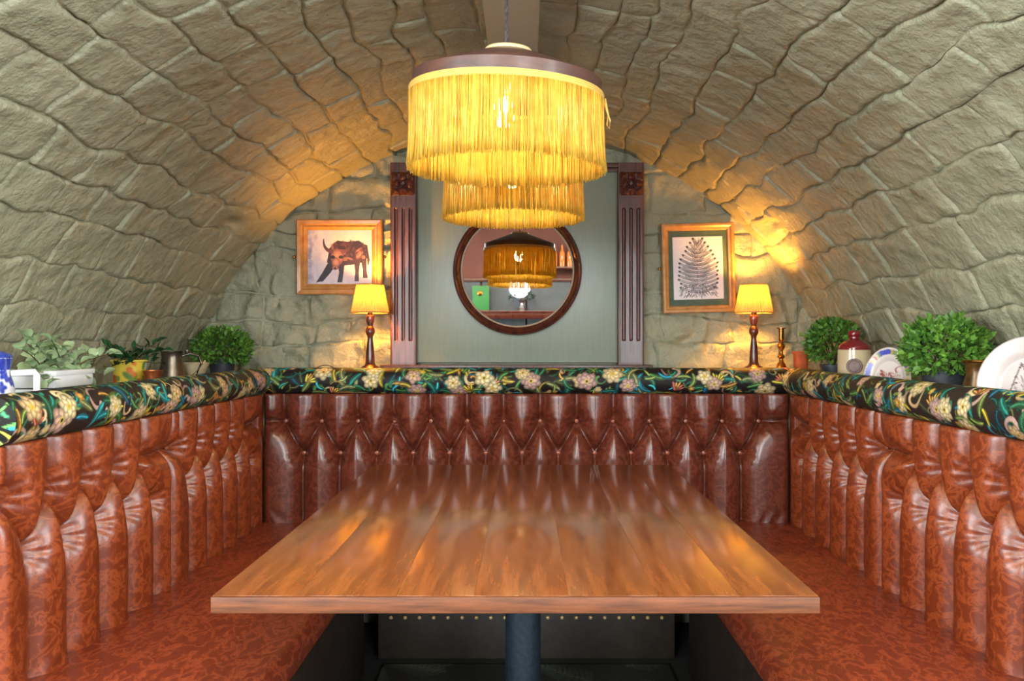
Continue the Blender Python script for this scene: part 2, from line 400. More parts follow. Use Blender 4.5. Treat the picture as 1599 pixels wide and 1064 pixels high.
# back wall with rubble stones
def wpos(s_, z, h): return (s_, YB - h, z)
nx_, nz_ = 120, 60
P = np.array([[wpos(x, z, -0.006 + 0.004 * mn.noise(Vector((x * 7, 5, z * 7)))) for x in np.linspace(-1.85, 1.75, nx_)] for z in np.linspace(0, 2.4, nz_)])
wb = link('wall_back', grid_mesh('wall_back', P, back=(0, 0.1, 0)), PAINT); tag(wb, 'rough rubble end wall painted sage green behind the pictures', kind='structure')
rng = random.Random(5); z = BLEDGE - 0.03; n = 0
while z < 2.25:
    hh = rng.uniform(0.10, 0.19); x = -1.75 - rng.uniform(0, 0.2)
    while x < 1.6:
        ln = rng.uniform(0.17, 0.36); xm = x + ln / 2; zm = z + hh / 2
        inside = math.hypot(xm - VC[0], zm - VC[1]) < VR + 0.12
        behind = -0.62 < x and x + ln < 0.53 and z + hh < 2.05
        if inside and not behind:
            left = xm < 0
            V, Fs = stone_grid(wpos, x, x + ln, z, z + hh, 16, 10, rng.uniform(-0.003, 0.005), (rng.uniform(-0.006, 0.006), rng.uniform(-0.006, 0.006)), n * 5.3 % 89, 0.044 if left else 0.022)
            me = bpy.data.meshes.new('stone'); me.from_pydata(V, [], Fs); link('stone', me, RUBBLE, wb); n += 1
        x += ln
    z += hh

# ledges behind the benches
for i, (x0, x1, y0, y1, zt) in enumerate([(-1.66, -1.226, 1.72, YB, LEDGE), (1.226, 1.54, 1.72, YB, LEDGE), (-1.225, 1.225, 3.542, YB - 0.012, BLEDGE)]):
    tag(MB().box(((x0 + x1) / 2, (y0 + y1) / 2, zt / 2), (x1 - x0, y1 - y0, zt), 0.004).build('trim_%d' % (i + 2), PAINT),
        ['painted ledge behind the left bench back holding the jugs', 'painted ledge behind the right bench back holding the plates', 'painted ledge behind the rear bench back under the lamps'][i], kind='structure')

# floor with fern-patterned carpet
fl = Raster(1.1, 2.68, 0.009, (26, 24, 20))
rr = random.Random(3)
for k in range(46):
    x, y, a = rr.uniform(0, 1.1), rr.uniform(0.6, 2.68), rr.uniform(0, 6.28)
    for t in range(16):
        d = t * 0.02; cx, cy = x + d * math.cos(a), y + d * math.sin(a)
        for sd in (-1, 1):
            l = 0.09 * (1 - t / 17); b = a + sd * 1.0
            fl.stroke([(cx + l * q / 6 * math.cos(b), cy + l * q / 6 * math.sin(b)) for q in range(7)], 0.005, 0.002, (84, 92, 66), (58, 72, 52))
flo = MB().box((0, 0.45, -0.05), (7, 7.2, 0.0996), 0).build('floor', mat('dark_carpet', (26, 24, 20), (34, 32, 26), rough=0.95, scale=40)); tag(flo, 'dark floor under the table', kind='structure')
P = np.stack([fl.X - 0.55, fl.Y + 0.4, np.zeros_like(fl.X)], -1)
tag(link('carpet', grid_mesh('carpet', P + np.array([0, 0, 0.006]), back=(0, 0, -0.006), colors=fl.a), CARPET), 'dark carpet with pale green fern fronds under the table', 'carpet')

# ------------------------------------------------------------------ banquette benches
def tufted(L, top, low, ends=(True, True), H=0.58):
    """heights of a deep-buttoned panel; top / low = button positions along its length"""
    ZT, ZL = 0.458, 0.318                    # button rows above the seat
    nu, nv = int(L / 0.0048), int(H / 0.0048)
    U, Vv = np.meshgrid(np.linspace(0, L, nu), np.linspace(0, H, nv))
    segs = [((u, ZT), (u + 0.0, H + 0.05)) for u in top] + [((u, ZL), (u, -0.05)) for u in low]
    for u in top:
        for q in low:
            if abs(u - q) < 0.115: segs.append(((u, ZT), (q, ZL)))
    if ends[0]: segs.append(((min(top), ZT), (-0.02, ZT + 0.004)))
    if ends[1]: segs.append(((max(top), ZT), (L + 0.02, ZT + 0.004)))
    d = np.full(U.shape, 9.0)
    for (a, b), (c, e) in segs:
        vx, vy = c - a, e - b; l2 = vx * vx + vy * vy
        t = np.clip(((U - a) * vx + (Vv - b) * vy) / l2, 0, 1)
        d = np.minimum(d, np.hypot(U - a - t * vx, Vv - b - t * vy))
    h = 0.058 * (1 - np.exp(-d / 0.027)) - 0.010 * np.exp(-d / 0.0035)
    for u, v in [(u, ZT) for u in top] + [(u, ZL) for u in low]:
        r = np.hypot(U - u, Vv - v); an = np.arctan2(Vv - v, U - u)
        h -= 0.034 * np.exp(-(r / 0.036) ** 2)
        h += 0.0030 * np.sin(an * 9 + u * 40) * np.exp(-((r - 0.032) / 0.020) ** 2)
    h += 0.0025 * np.sin(Vv * 55 + 9 * np.sin(U * 13)) * np.exp(-((Vv - 0.02) / 0.05) ** 2)
    e = np.minimum(np.minimum(U, L - U), np.minimum(Vv + 0.02, H - Vv + 0.02))
    h *= np.sqrt(np.clip(1 - (1 - np.clip(e / 0.035, 0, 1)) ** 2, 0, 1)) * 0.92 + 0.08
    return U, Vv, h, [(u, ZT) for u in top] + [(u, ZL) for u in low], 0.014

BTN = MB().lathe([(0, 0.006), (0.004, 0.0055), (0.0082, 0.003), (0.0095, -0.001), (0.008, -0.004), (0, -0.005)], 14)
_b = BTN.build('button', BACKL); BUTTON_MESH = _b.data; bpy.data.objects.remove(_b)
BUTTON_MESH.materials.clear()

def backrest(parent, origin, udir, ndir, L, top, low, m, name='backrest'):
    """origin: lower start corner of the panel's face plane; udir along, ndir out of the panel"""
    U, Vv, h, btn, bh = tufted(L, top, low)
    ud = np.array(udir, float); nd = np.array(ndir, float); og = np.array(origin, float)
    off = h - 0.045
    P = og + U[..., None] * ud + off[..., None] * nd + Vv[..., None] * np.array([0, 0, 1.0])
    pl = np.array(parent.location)
    o = link(name, grid_mesh(name, P - pl, back=tuple(-nd * 0.05)), m, parent)
    rot = Vector(ndir).to_track_quat('Z', 'Y').to_euler()
    for (u, v) in btn:
        k = (np.abs(U[0] - u)).argmin(); kk = (np.abs(Vv[:, 0] - v)).argmin()
        p = og + u * ud + np.array([0, 0, v]) + (off[kk - 1:kk + 2, k - 1:k + 2].max() + 0.005) * nd - pl
        b = bpy.data.objects.new('button', BUTTON_MESH); COL.objects.link(b); b.parent = o
        b.location = p; b.rotation_euler = rot
        b.material_slots  # mesh shared
    return o
BUTTON_MESH.materials.append(mat('leather_button', (150, 84, 64), rough=.3, coat=.4))

def seat_profile(depth, zt, r=0.045, crown=0.012):
    """cross-section points (distance from back, z) from the back edge round the front nose"""
    pts = [(t * (depth - r), zt - 0.010 + crown * math.sin(PI * min(1, 0.12 + 0.88 * t))) for t in np.linspace(0, 1, 10)]
    for a in np.linspace(PI / 2, -PI / 2, 12): pts.append((depth - r + r * math.cos(a), zt - 0.010 - r + crown * math.sin(PI) + r * math.sin(a)))
    pts += [(depth - r - 0.02, zt - 0.10), (0, zt - 0.10)]
    return pts
def sweep(name, pts, y0, y1, fn, m, parent, n=40):
    """extrude a closed section along a run"""
    k = len(pts); vs = []; fs = []
    for i in range(n + 1):
        t = y0 + (y1 - y0) * i / n
        for a, b in pts: vs.append(fn(a, t, b))
    for i in range(n):
        for j in range(k):
            j2 = (j + 1) % k; fs.append((i * k + j, i * k + j2, (i + 1) * k + j2, (i + 1) * k + j))
    fs += [tuple(range(k)), tuple(n * k + j for j in reversed(range(k)))]
    mb = MB(); mb.add(vs, fs); pl = parent.location
    mb.v = [(x - pl.x, y - pl.y, z - pl.z) for x, y, z in mb.v]
    return mb.build(name, m, parent)

# floral print
CREAMS = [(226, 204, 156), (214, 182, 134), (204, 168, 148), (230, 212, 166), (196, 160, 152)]
GREENS = [(84, 138, 76), (56, 122, 88), (126, 150, 78), (42, 138, 124), (150, 156, 104)]
TEALS = [(44, 146, 170), (54, 170, 178), (36, 116, 150)]
YELL = [(206, 168, 70), (214, 182, 60), (196, 140, 70)]
def flower(R, x, y, r, rg, pal):
    n = rg.choice([5, 6, 7]); c = rg.choice(pal); dk = tuple(v * 0.55 for v in c); a0 = rg.uniform(0, 6)
    for lay, (k, s) in enumerate(((1.0, 0.56), (0.62, 0.46))):
        for i in range(n):
            a = a0 + 2 * PI * (i + 0.5 * lay) / n
            R.ell(x + r * 0.55 * k * math.cos(a), y + r * 0.55 * k * math.sin(a), r * s, r * s * 0.72, a, tuple(min(255, v * (1.0 + 0.1 * lay)) for v in c), dk)
    R.ell(x, y, r * 0.24, r * 0.24, 0, rg.choice([(40, 66, 44), (200, 170, 50), (60, 50, 34)]), (40, 40, 26))
    for i in range(9):
        a = a0 + i * 0.7; R.ell(x + r * 0.2 * math.cos(a), y + r * 0.2 * math.sin(a), r * 0.05 + R.st * 0.4, r * 0.05 + R.st * 0.4, 0, (214, 184, 96))
def leaf(R, x, y, l, a, bend, rg, pal):
    c = rg.choice(pal); p0 = (x, y); p2 = (x + l * math.cos(a), y + l * math.sin(a))
    p1 = ((x + p2[0]) / 2 - bend * l * math.sin(a), (y + p2[1]) / 2 + bend * l * math.cos(a))
    pts = bez(p0, p1, p2, 22); dk = tuple(v * 0.45 for v in c)
    for k, p in enumerate(pts):
        t = k / 21; r = l * 0.15 * math.sin(PI * min(1, t * 0.93 + 0.05)) ** 0.8
        cc = tuple(c[q] * (0.75 + 0.4 * t) for q in range(3)); R.ell(p[0], p[1], max(r, R.st * .5), max(r, R.st * .5), 0, cc, dk)
    R.stroke(pts[2:-3], R.st * 0.6, R.st * 0.4, tuple(min(255, v * 1.45) for v in c))
def scroll(R, x, y, r, a, sd, rg):
    c = rg.choice(CREAMS + GREENS + YELL); pts = []
    for k in range(34):
        t = k / 33; rr_ = r * (1 - 0.72 * t); b = a + sd * t * 4.6; pts.append((x + rr_ * math.cos(b), y + rr_ * math.sin(b)))
    R.stroke(pts, r * 0.07, r * 0.15, tuple(v * 0.7 for v in c), c)
def floral(L, C, step, seed, bg, dens=1.0, swirl=0.5):
    rg = random.Random(seed); R = Raster(L, C, step, bg)
    u = lambda: (rg.uniform(0, L), rg.uniform(0, C))
    for _ in range(int(120 * dens * L)): leaf(R, *u(), rg.uniform(0.03, 0.08), rg.uniform(0, 6.3), rg.uniform(-.5, .5), rg, [tuple(v * 0.55 for v in c) for c in GREENS + TEALS[:1]])
    for _ in range(int(60 * swirl * L)): scroll(R, *u(), rg.uniform(0.02, 0.05), rg.uniform(0, 6.3), rg.choice((-1, 1)), rg)
    for _ in range(int(150 * dens * L)): leaf(R, *u(), rg.uniform(0.035, 0.09), rg.uniform(0, 6.3), rg.uniform(-.5, .5), rg, GREENS + TEALS + (YELL if rg.random() < .4 else GREENS))
    for _ in range(int(9 * L)):
        x, y = u(); a = rg.uniform(0.6, 2.4)
        for k in range(5): leaf(R, x, y, rg.uniform(0.035, 0.05), a - 0.7 + 0.35 * k, 0, rg, YELL + [(196, 96, 84)])
    x = 0.05
    while x < L:
        for yy in (0.12, 0.27):
            if rg.random() < 0.8: flower(R, x + rg.uniform(-.05, .05), C * yy + rg.uniform(-.02, .05) + 0.02, rg.uniform(0.028, 0.042), rg, CREAMS)
        flower(R, x + 0.07, C * rg.uniform(0.05, 0.95), rg.uniform(0.012, 0.018), rg, CREAMS + YELL + [(186, 120, 110)])
        x += rg.uniform(0.15, 0.22)
    R.grain(5); return R

def bolster(parent, p0, p1, side, R_, label, r=0.058):
    """roll from p0 to p1; section runs from the lower front edge over the top to the back"""
    p0 = np.array(p0, float); p1 = np.array(p1, float); d = (p1 - p0) / np.linalg.norm(p1 - p0); sd = np.array(side, float)
    A = np.linspace(-1.9, -1.9 + R_.H / r, R_.ny)                      # angle from the front, upwards
    ts = np.linspace(0, np.linalg.norm(p1 - p0), R_.nx)
    wob = 1 + 0.012 * np.sin(ts * 9) + 0.008 * np.sin(ts * 23 + 1)
    P = p0 + ts[None, :, None] * d + (r * wob[None, :] * np.cos(A)[:, None])[..., None] * sd + (r * 0.97 * np.sin(A)[:, None] * wob[None, :])[..., None] * np.array([0, 0, 1.0])
    pl = np.array(parent.location)
    o = link('bolster', grid_mesh('bolster', P - pl, colors=R_.a), FABRIC, parent); o['label'] = label
    for e, (j, sg) in enumerate(((0, -1), (-1, 1))):                   # domed end caps in the same cloth
        ring = P[:, j]; c = ring.mean(0); k = np.linspace(1, 0.02, 14)
        Q = np.array([c + (ring - c) * q + d * sg * 0.012 * (1 - q * q) for q in k])
        rg = Raster(R_.H, 0.06, 0.004, (18, 18, 18)); g = random.Random(e)
        for _ in range(40): leaf(rg, g.uniform(0, R_.H), g.uniform(0, .06), 0.03, g.uniform(0, 6), .3, g, TEALS + GREENS + YELL)
        yi = np.linspace(0, rg.ny - 1, 14).astype(int); xi = np.linspace(0, rg.nx - 1, R_.ny).astype(int)
        oo = link('end_cap', grid_mesh('end_cap', Q - pl, colors=rg.a[np.ix_(yi, xi)]), FABRIC, o)
    return o

BH = 0.36
BEG = 1.70
for sd in (-1, 1):
    nm = 'left' if sd < 0 else 'right'
    b = empty('banquette_bench', (sd * 0.86, (BEG + SBY) / 2, 0), 'brown leather buttoned banquette bench along the %s side of the table' % nm, 'bench', 'buttoned banquette benches')
    # two buttoned panels meet at a seam
    SEAM = 2.545
    tops = [1.77, 1.922, 2.074, 2.226, 2.378]
    backrest(b, (sd * SBX, BEG, SEAT_Z - .03), (0, 1, 0), (-sd, 0, 0), SEAM - BEG, [t - BEG for t in tops] , [t + 0.076 - BEG for t in tops], LEATHER)
    t2 = [2.635 + 0.15 * k for k in range(6)]
    backrest(b, (sd * SBX, SEAM, SEAT_Z - .03), (0, 1, 0), (-sd, 0, 0), SBY - 0.03 - SEAM, [t - SEAM for t in t2][:-1], [t + 0.075 - SEAM for t in t2][:-1], LEATHER)
    sweep('seat', seat_profile(0.585, SEAT_Z), BEG, SBY - 0.41, lambda a, t, z: (sd * (SBX + 0.05 - a), t, z), SEATL, b)
    MB().box((sd * (0.875 - 0.86) , (BEG + SBY - 0.43) / 2 - b.location.y, 0.185), (0.53, SBY - 0.43 - BEG, 0.37), 0.006).build('base', KICK, b)
    R_ = floral(SBY - BEG - .025, BH, 0.0025, 21 + sd, (40, 32, 28), 1.0, 1.6)
    bolster(b, (sd * (SBX + 0.030), BEG + 0.02, 1.075), (sd * (SBX + 0.030), SBY - 0.005, 1.075), (-sd, 0, 0), R_, 'dark floral velvet roll with cream flowers and teal leaves')

b = empty('banquette_bench', (0, 3.25, 0), 'brown leather buttoned banquette bench across the back below the mirror', 'bench', 'buttoned banquette benches')
tops = [-1.053 + 0.159 * k for k in range(14)]; lows = [-0.973 + 0.159 * k for k in range(13)]
backrest(b, (-SBX - 0.012, SBY, SEAT_Z - .03), (1, 0, 0), (0, -1, 0), 2 * SBX + 0.024, [t + SBX + 0.012 for t in tops], [t + SBX + 0.012 for t in lows], BACKL)
sweep('seat', seat_profile(0.46, SEAT_Z), -SBX - 0.03, SBX + 0.03, lambda a, t, z: (t, SBY + 0.05 - a, z), SEATL, b)
MB().box((0, (3.14 + 3.43) / 2 - 3.25, 0.185), (1.16, 0.29, 0.37), 0.004).build('base', KICK, b)
MB().box((0, 3.136 - 3.25, 0.10), (1.16, 0.012, 0.19), 0.003).build('kick_strip', mat('kick_strip', (46, 36, 26), (34, 26, 19), rough=0.6, scale=30, bump=.3), b)
studm = None
for k in range(20):
    o = MB().lathe([(0, 0.0045), (0.005, 0.0036), (0.0075, 0)], 10).build('stud', mat('pale_brass_stud', (236, 206, 140), rough=.25, metal=.5), b) if studm is None else bpy.data.objects.new('stud', studm)
    if studm is None: studm = o.data
    else: COL.objects.link(o); o.parent = b
    o.location = (-0.53 + 1.06 * k / 19, 3.130 - 3.25, 0.165); o.rotation_euler = (PI / 2, 0, 0)
R_ = floral(2 * SBX, BH, 0.0031, 4, (22, 18, 18), 1.4, 0.5)
bolster(b, (-SBX - 0.01, SBY + 0.046, 1.075), (SBX + 0.01, SBY + 0.046, 1.075), (0, -1, 0), R_, 'black floral velvet roll with cream roses and green leaves')

for sd in (-1, 1): MB().box((sd * 1.172, 3.44 - 3.25, (SEAT_Z + 1.02) / 2 - .01), (0.066, 0.07, 0.56), .012).build('corner_pad', LEATHER, b)
# ------------------------------------------------------------------ dining table
TZ = 0.762; TX0, TX1, TY0, TY1 = -0.600, 0.558, 1.522, 3.14
t = empty('dining_table', (-0.02, 2.33, 0), 'oak dining table with dark steel pedestal between the leather benches', 'table')
ws = [0.16, 0.19, 0.15, 0.18, 0.17, 0.158, 0.15]; tot = sum(ws); x = TX0
for k, wd in enumerate(ws):
    wd = wd / tot * (TX1 - TX0)
    bm = MB().box((0, 0, 0), (wd - 0.0002, TY1 - TY0 - 0.008, 0.030), 0.0005)
    o = bm.build('plank', OAK, t, (x + wd / 2 + 0.02, (TY0 + TY1) / 2 + 0.004 - 2.33, TZ - 0.015)); x += wd
MB().box(((TX0 + TX1) / 2 + 0.02, TY0 + 0.002 - 2.33, TZ - 0.0155), (TX1 - TX0, 0.008, 0.031), 0.002).build('front_edging', OAKEDGE, t)
MB().lathe([(0.052, 0.018), (0.052, 0.705)], 40).build('column', STEEL, t, (0.01, 0.02, 0))
MB().lathe([(0.26, 0.006), (0.26, 0.014), (0.25, 0.020), (0.06, 0.032), (0.052, 0.034)], 56).build('base_plate', STEEL, t, (0.01, 0.02, 0))
MB().box((0.01, 0.02, 0.716), (0.62, 0.10, 0.03), 0.004).box((0.01, 0.02, 0.716), (0.10, 0.62, 0.03), 0.004).build('top_spider', STEEL, t)

# ------------------------------------------------------------------ fluted panel with the round mirror
PZ0, PZ1 = BLEDGE + 0.022, px(0, 257, 3.87)[2]
def wx(p, d=3.87): return (p - 822) * d / F
pn = empty('wall_panel', (wx(808), YB - 0.03, BLEDGE), 'sage painted wall panel framed by fluted dark walnut pilasters with rosettes', 'panel')
pl = pn.location
MB().box((0, 0.004, (PZ0 + PZ1) / 2 - pl.z), (wx(966) - wx(650), 0.030, PZ1 - PZ0 - 0.02), 0.002).build('painted_board', GREYPANEL, pn)
for cx in ((612 + 652) / 2, (964 + 1003) / 2):
    W = wx(652) - wx(612); H = PZ1 - PZ0; nu, nv = 64, 300
    U, Vv = np.meshgrid(np.linspace(-W / 2, W / 2, nu), np.linspace(0, H, nv))
    h = np.zeros_like(U)
    z0f, z1f = px(0, 530, 3.87)[2] - PZ0, px(0, 330, 3.87)[2] - PZ0
    for q in (-0.28, 0, 0.28):
        dd = np.hypot(U - q * W, Vv - np.clip(Vv, z0f, z1f)); rr_ = 0.0085
        h = np.where(dd < rr_, -np.sqrt(np.clip(rr_ ** 2 - dd ** 2, 0, 1)) * 0.95 - 0.001, h)
    ed = np.minimum(U + W / 2, W / 2 - U); h -= 0.003 * np.exp(-(ed / 0.003))
    P = np.stack([U + wx(cx) - pl.x, -0.046 - h, Vv + PZ0 - pl.z], -1)
    pi_ = link('pilaster', grid_mesh('pilaster', P, back=(0, 0.06, 0)), WALNUT, pn); pi_.data.set_sharp_from_angle(angle=math.radians(40))
    Rr = (px(0, 272, 3.87)[2] - px(0, 308, 3.87)[2]) / 2; n = 56
    U, Vv = np.meshgrid(np.linspace(-1, 1, n), np.linspace(-1, 1, n)); rad = np.hypot(U, Vv); an = np.arctan2(Vv, U)
    pet = np.abs(np.cos(2 * an)) ** 0.6 * np.clip(1 - np.abs(rad - 0.55) / 0.5, 0, 1)
    dg = np.abs(np.sin(2 * an)) ** 1.5 * np.clip(1 - np.abs(rad - 0.9) / 0.42, 0, 1)
    h = 0.016 * np.maximum(pet, dg) + 0.010 * np.sqrt(np.clip(1 - (rad / 0.24) ** 2, 0, 1)) - 0.007 * np.exp(-((rad - 0.28) / 0.05) ** 2) - 0.005 * np.abs(np.sin(8 * an)) * np.clip(rad - 0.35, 0, 0.5)
    bd = np.maximum(np.abs(U), np.abs(Vv)) > 0.97; h[bd] = 0
    P = np.stack([U * Rr + wx(cx) - pl.x, -0.048 - h, Vv * Rr + px(0, 290, 3.87)[2] - pl.z], -1)
    link('rosette', grid_mesh('rosette', P, back=(0, 0.01, 0)), mat('dark_carved_rosette', (84, 36, 30), (60, 24, 22), rough=.3, scale=20, coat=.3), pi_)
zt = px(0, 266, 3.87)[2]
tr = MB(); xa, xb = wx(652) - pl.x, wx(964) - pl.x
tr.box(((xa + xb) / 2, -0.022, PZ1 - 0.012 - pl.z), (xb - xa, 0.05, 0.022), 0.003).box(((xa + xb) / 2, -0.016, PZ1 - 0.032 - pl.z), (xb - xa, 0.04, 0.018), 0.004)
tr.build('top_rail', WALNUT, pn)
MB().box(((wx(598) + wx(1016)) / 2 - pl.x, -0.035, 0.011), (wx(1016) - wx(598), 0.10, 0.022), 0.004).build('sill', WALNUT, pn)

mc = px(808, 423, 3.83)
mi = empty('round_mirror', (mc[0], YB - 0.064, mc[2]), 'round mirror in dark red mahogany frame hanging on the sage panel', 'mirror')
def ring_profile(name, prof, m, seg=96):
    mb = MB(); vs = []; fs = []; k = len(prof)
    for i in range(seg):
        a = 2 * PI * i / seg
        for r, d in prof: vs.append((r * math.cos(a), -d, r * math.sin(a)))
    for i in range(seg):
        for j in range(k):
            j2 = (j + 1) % k; i2 = (i + 1) % seg; fs.append((i * k + j, i2 * k + j, i2 * k + j2, i * k + j2))
    return mb.add(vs, fs).build(name, m, mi)
ring_profile('frame', [(0.272, 0.004), (0.274, 0.012), (0.280, 0.016), (0.284, 0.022), (0.290, 0.026), (0.296, 0.023), (0.299, 0.019), (0.304, 0.022), (0.308, 0.017), (0.309, -0.018), (0.272, -0.018)], MAHOG)
ring_profile('inner_rim', [(0.262, 0.004), (0.265, 0.009), (0.271, 0.011), (0.273, 0.002), (0.262, 0.001)], mat('pale_rim', (176, 150, 128), rough=0.3, coat=.3))
MB().lathe([(0, 0), (0.268, 0), (0.268, 0.006), (0, 0.006)], 96).build('mirror_glass', GLASSM, mi).rotation_euler = (PI / 2, 0, 0)

# ------------------------------------------------------------------ pictures
def frame_rect(name, W, H, prof, m, parent):
    """mitred moulding: prof = (inset from outer edge, height)"""
    vs = []; fs = []; k = len(prof)
    for sx, sz in ((-1, -1), (1, -1), (1, 1), (-1, 1)):
        for ins, d in prof: vs.append((sx * (W / 2 - ins), -d, sz * (H / 2 - ins)))
    for i in range(4):
        i2 = (i + 1) % 4
        for j in range(k): j2 = (j + 1) % k; fs.append((i * k + j, i2 * k + j, i2 * k + j2, i * k + j2))
    return MB().add(vs, fs).build(name, m, parent, smooth=False)
def hook(parent, x, z):
    MB().lathe([(0, 0.012), (0.005, 0.011), (0.008, 0.006), (0.006, 0.001), (0.004, -0.014)], 12).build('hanging_screw', BRASS, parent, (x, -0.012, z)).rotation_euler = (PI / 2, 0, 0)

D = 3.86; sc = D / F
c = px(530, 401.5, D)
f1 = empty('picture_frame', (c[0], YB - 0.03, c[2]), 'gilt pine framed picture of a dark brown bull on pale lilac ground', 'picture', 'framed pictures on the end wall')
W, H = 134 * sc, 117 * sc
frame_rect('frame', W, H, [(0, -0.012), (0, 0.016), (0.006, 0.022), (0.022, 0.020), (0.028, 0.012), (0.036, 0.014), (0.048, 0.006), (0.053, 0.002), (0.053, -0.012)], FRAMEW, f1)
R_ = Raster(99 * sc + .004, 85 * sc + .004, 0.0017, (214, 206, 222)); w_, h_ = R_.W, R_.H
rg = random.Random(2)
for k in range(120): R_.ell(rg.uniform(0, w_), rg.uniform(0, h_), rg.uniform(.01, .04), rg.uniform(.01, .03), rg.uniform(0, 3), rg.choice([(224, 214, 220), (206, 196, 214), (218, 208, 204), (196, 186, 206)]), None, 0.35)
for k in range(30): R_.ell(abs(rg.gauss(0, .012)), rg.uniform(0, h_), .010, .014, 0, (120, 110, 136), None, 0.2)
B0, B1, B2 = (48, 32, 36), (104, 62, 56), (178, 130, 110)
def q(*p): return [(a * w_, b * h_) for a, b in p]
# a plain standing bull: body, hump, four legs, lowered head with horns
R_.poly(q((.30, .40), (.34, .66), (.46, .80), (.62, .78), (.80, .80), (.90, .72), (.92, .50), (.86, .40), (.70, .36), (.50, .34)), B0)
R_.poly(q((.86, .74), (.93, .72), (.97, .45), (.94, .30), (.92, .50)), B0)
for pts in (((.34, .44), (.48, .44), (.36, .22), (.24, .06), (.13, .04), (.22, .20)), ((.46, .40), (.58, .40), (.56, .22), (.54, .04), (.46, .04), (.49, .22)), ((.72, .42), (.82, .42), (.80, .22), (.80, .06), (.73, .06), (.74, .24)), ((.82, .46), (.92, .52), (.92, .28), (.94, .12), (.86, .12), (.86, .28))): R_.poly(q(*pts), B0)
for k in range(46):
    R_.ell(rg.uniform(.38, .88) * w_, rg.uniform(.44, .76) * h_, rg.uniform(.006, .02), rg.uniform(.004, .010), rg.uniform(0, 3), rg.choice([B1, B2, (92, 56, 52), (40, 26, 30)]), None, 0.55)
for a, b_, r1, r2 in ((.46, .50, .085, .13), (.44, .40, .055, .08), (.43, .31, .042, .036)): R_.ell(a * w_, b_ * h_, r1 * w_ * 1.2, r2 * h_ * 1.2, 0, B2, B1)
R_.ell(.43 * w_, .30 * h_, .02 * w_, .02 * h_, 0, (60, 34, 34)); R_.ell(.39 * w_, .50 * h_, .012, .008, 0, (34, 20, 22)); R_.ell(.52 * w_, .50 * h_, .012, .008, 0, (34, 20, 22))
R_.stroke(bez((.37 * w_, .60 * h_), (.24 * w_, .64 * h_), (.25 * w_, .82 * h_)), .010, .003, B1, B0); R_.stroke(bez((.55 * w_, .60 * h_), (.68 * w_, .62 * h_), (.67 * w_, .80 * h_)), .010, .003, B1, B0)
R_.grain(5); R_.plane('print', PRINT, f1, (0, -0.004, 0))
hook(f1, -W / 2 - 0.010, 0); hook(f1, W / 2 + 0.014, 0)

c = px(1090.5, 418.5, D)
f2 = empty('picture_frame', (c[0], YB - 0.03, c[2]), 'gilt framed pine cone engraving in a dark green mount, slightly tilted', 'picture', 'framed pictures on the end wall')
f2.rotation_euler = (0, math.radians(-1.6), 0)
W, H = 114 * sc, 140 * sc
frame_rect('frame', W, H, [(0, -0.012), (0, 0.014), (0.004, 0.020), (0.014, 0.021), (0.022, 0.014), (0.030, 0.012), (0.035, 0.003), (0.035, -0.012)], FRAMEW, f2)
MB().box((0, 0, 0), (W - 0.064, 0.004, H - 0.064), 0).build('mount', mat('green_mount', (62, 82, 66), (74, 94, 76), rough=.6, scale=30), f2, (0, 0.0, 0))
R_ = Raster(78 * sc, 98 * sc, 0.0016, (226, 220, 226)); w_, h_ = R_.W, R_.H; rg = random.Random(9)
for row in range(13):
    v = .90 - row * .062; k_ = (row + 1.2) / 14; half = w_ * .40 * min(1, 1.9 * k_) ** .8 * (1 if row < 10 else 1 - .05 * (row - 9))
    for sd in (-1, 1):
        for q_, th in ((1.0, .0046), (rg.uniform(.3, .7), .0052)):
            x1 = w_ / 2 + sd * half * q_ * rg.uniform(.92, 1.06); y1 = v * h_ + (.010 + .012 * (1 - k_)) * q_; y0 = v * h_ - .012
            pts = bez((w_ / 2, y0), (w_ / 2 + sd * half * q_ * .5, y0 + .001), (x1, y1), 22); gq = rg.uniform(120, 170)
            R_.stroke(pts, th + .0016, th * .8 + .0014, (58, 56, 70)); R_.stroke(pts, th, th * .8, (gq, gq, gq + 8), (gq + 40, gq + 40, gq + 46))
            R_.stroke([(p[0], p[1] - .002) for p in pts[4:18]], .0009, .0009, (84, 82, 96)); (R_.ell(x1, y1, .0062, .0046, sd * .5, (72, 70, 84), (44, 42, 54)) if q_ == 1.0 else R_.ell(x1, y1, .0066, .0036, sd * .5, (206, 204, 212), (96, 94, 108)))
for k in range(150):
    x_, y_ = w_ / 2 + rg.uniform(-.36, .36) * w_, h_ * rg.uniform(.05, .24); R_.stroke(bez((x_, y_), (x_ + rg.uniform(-.004, .004), y_ - .004), (x_ + (x_ - w_ / 2) * .12, y_ - .010), 7), .0016, .0010, rg.choice([(52, 50, 62), (90, 88, 100), (150, 148, 158)]))
for a in (-.6, -.25, .1, .45): R_.stroke(bez((w_ / 2, h_ * .88), (w_ / 2 + a * .02, h_ * .93), (w_ / 2 + a * .06, h_ * .975), 10), .0022, .0012, (90, 88, 102))
R_.grain(6); R_.plane('print', PRINT, f2, (0, -0.0045, 0), 0.0018)
hook(f2, -W / 2 - 0.012, 0.0)

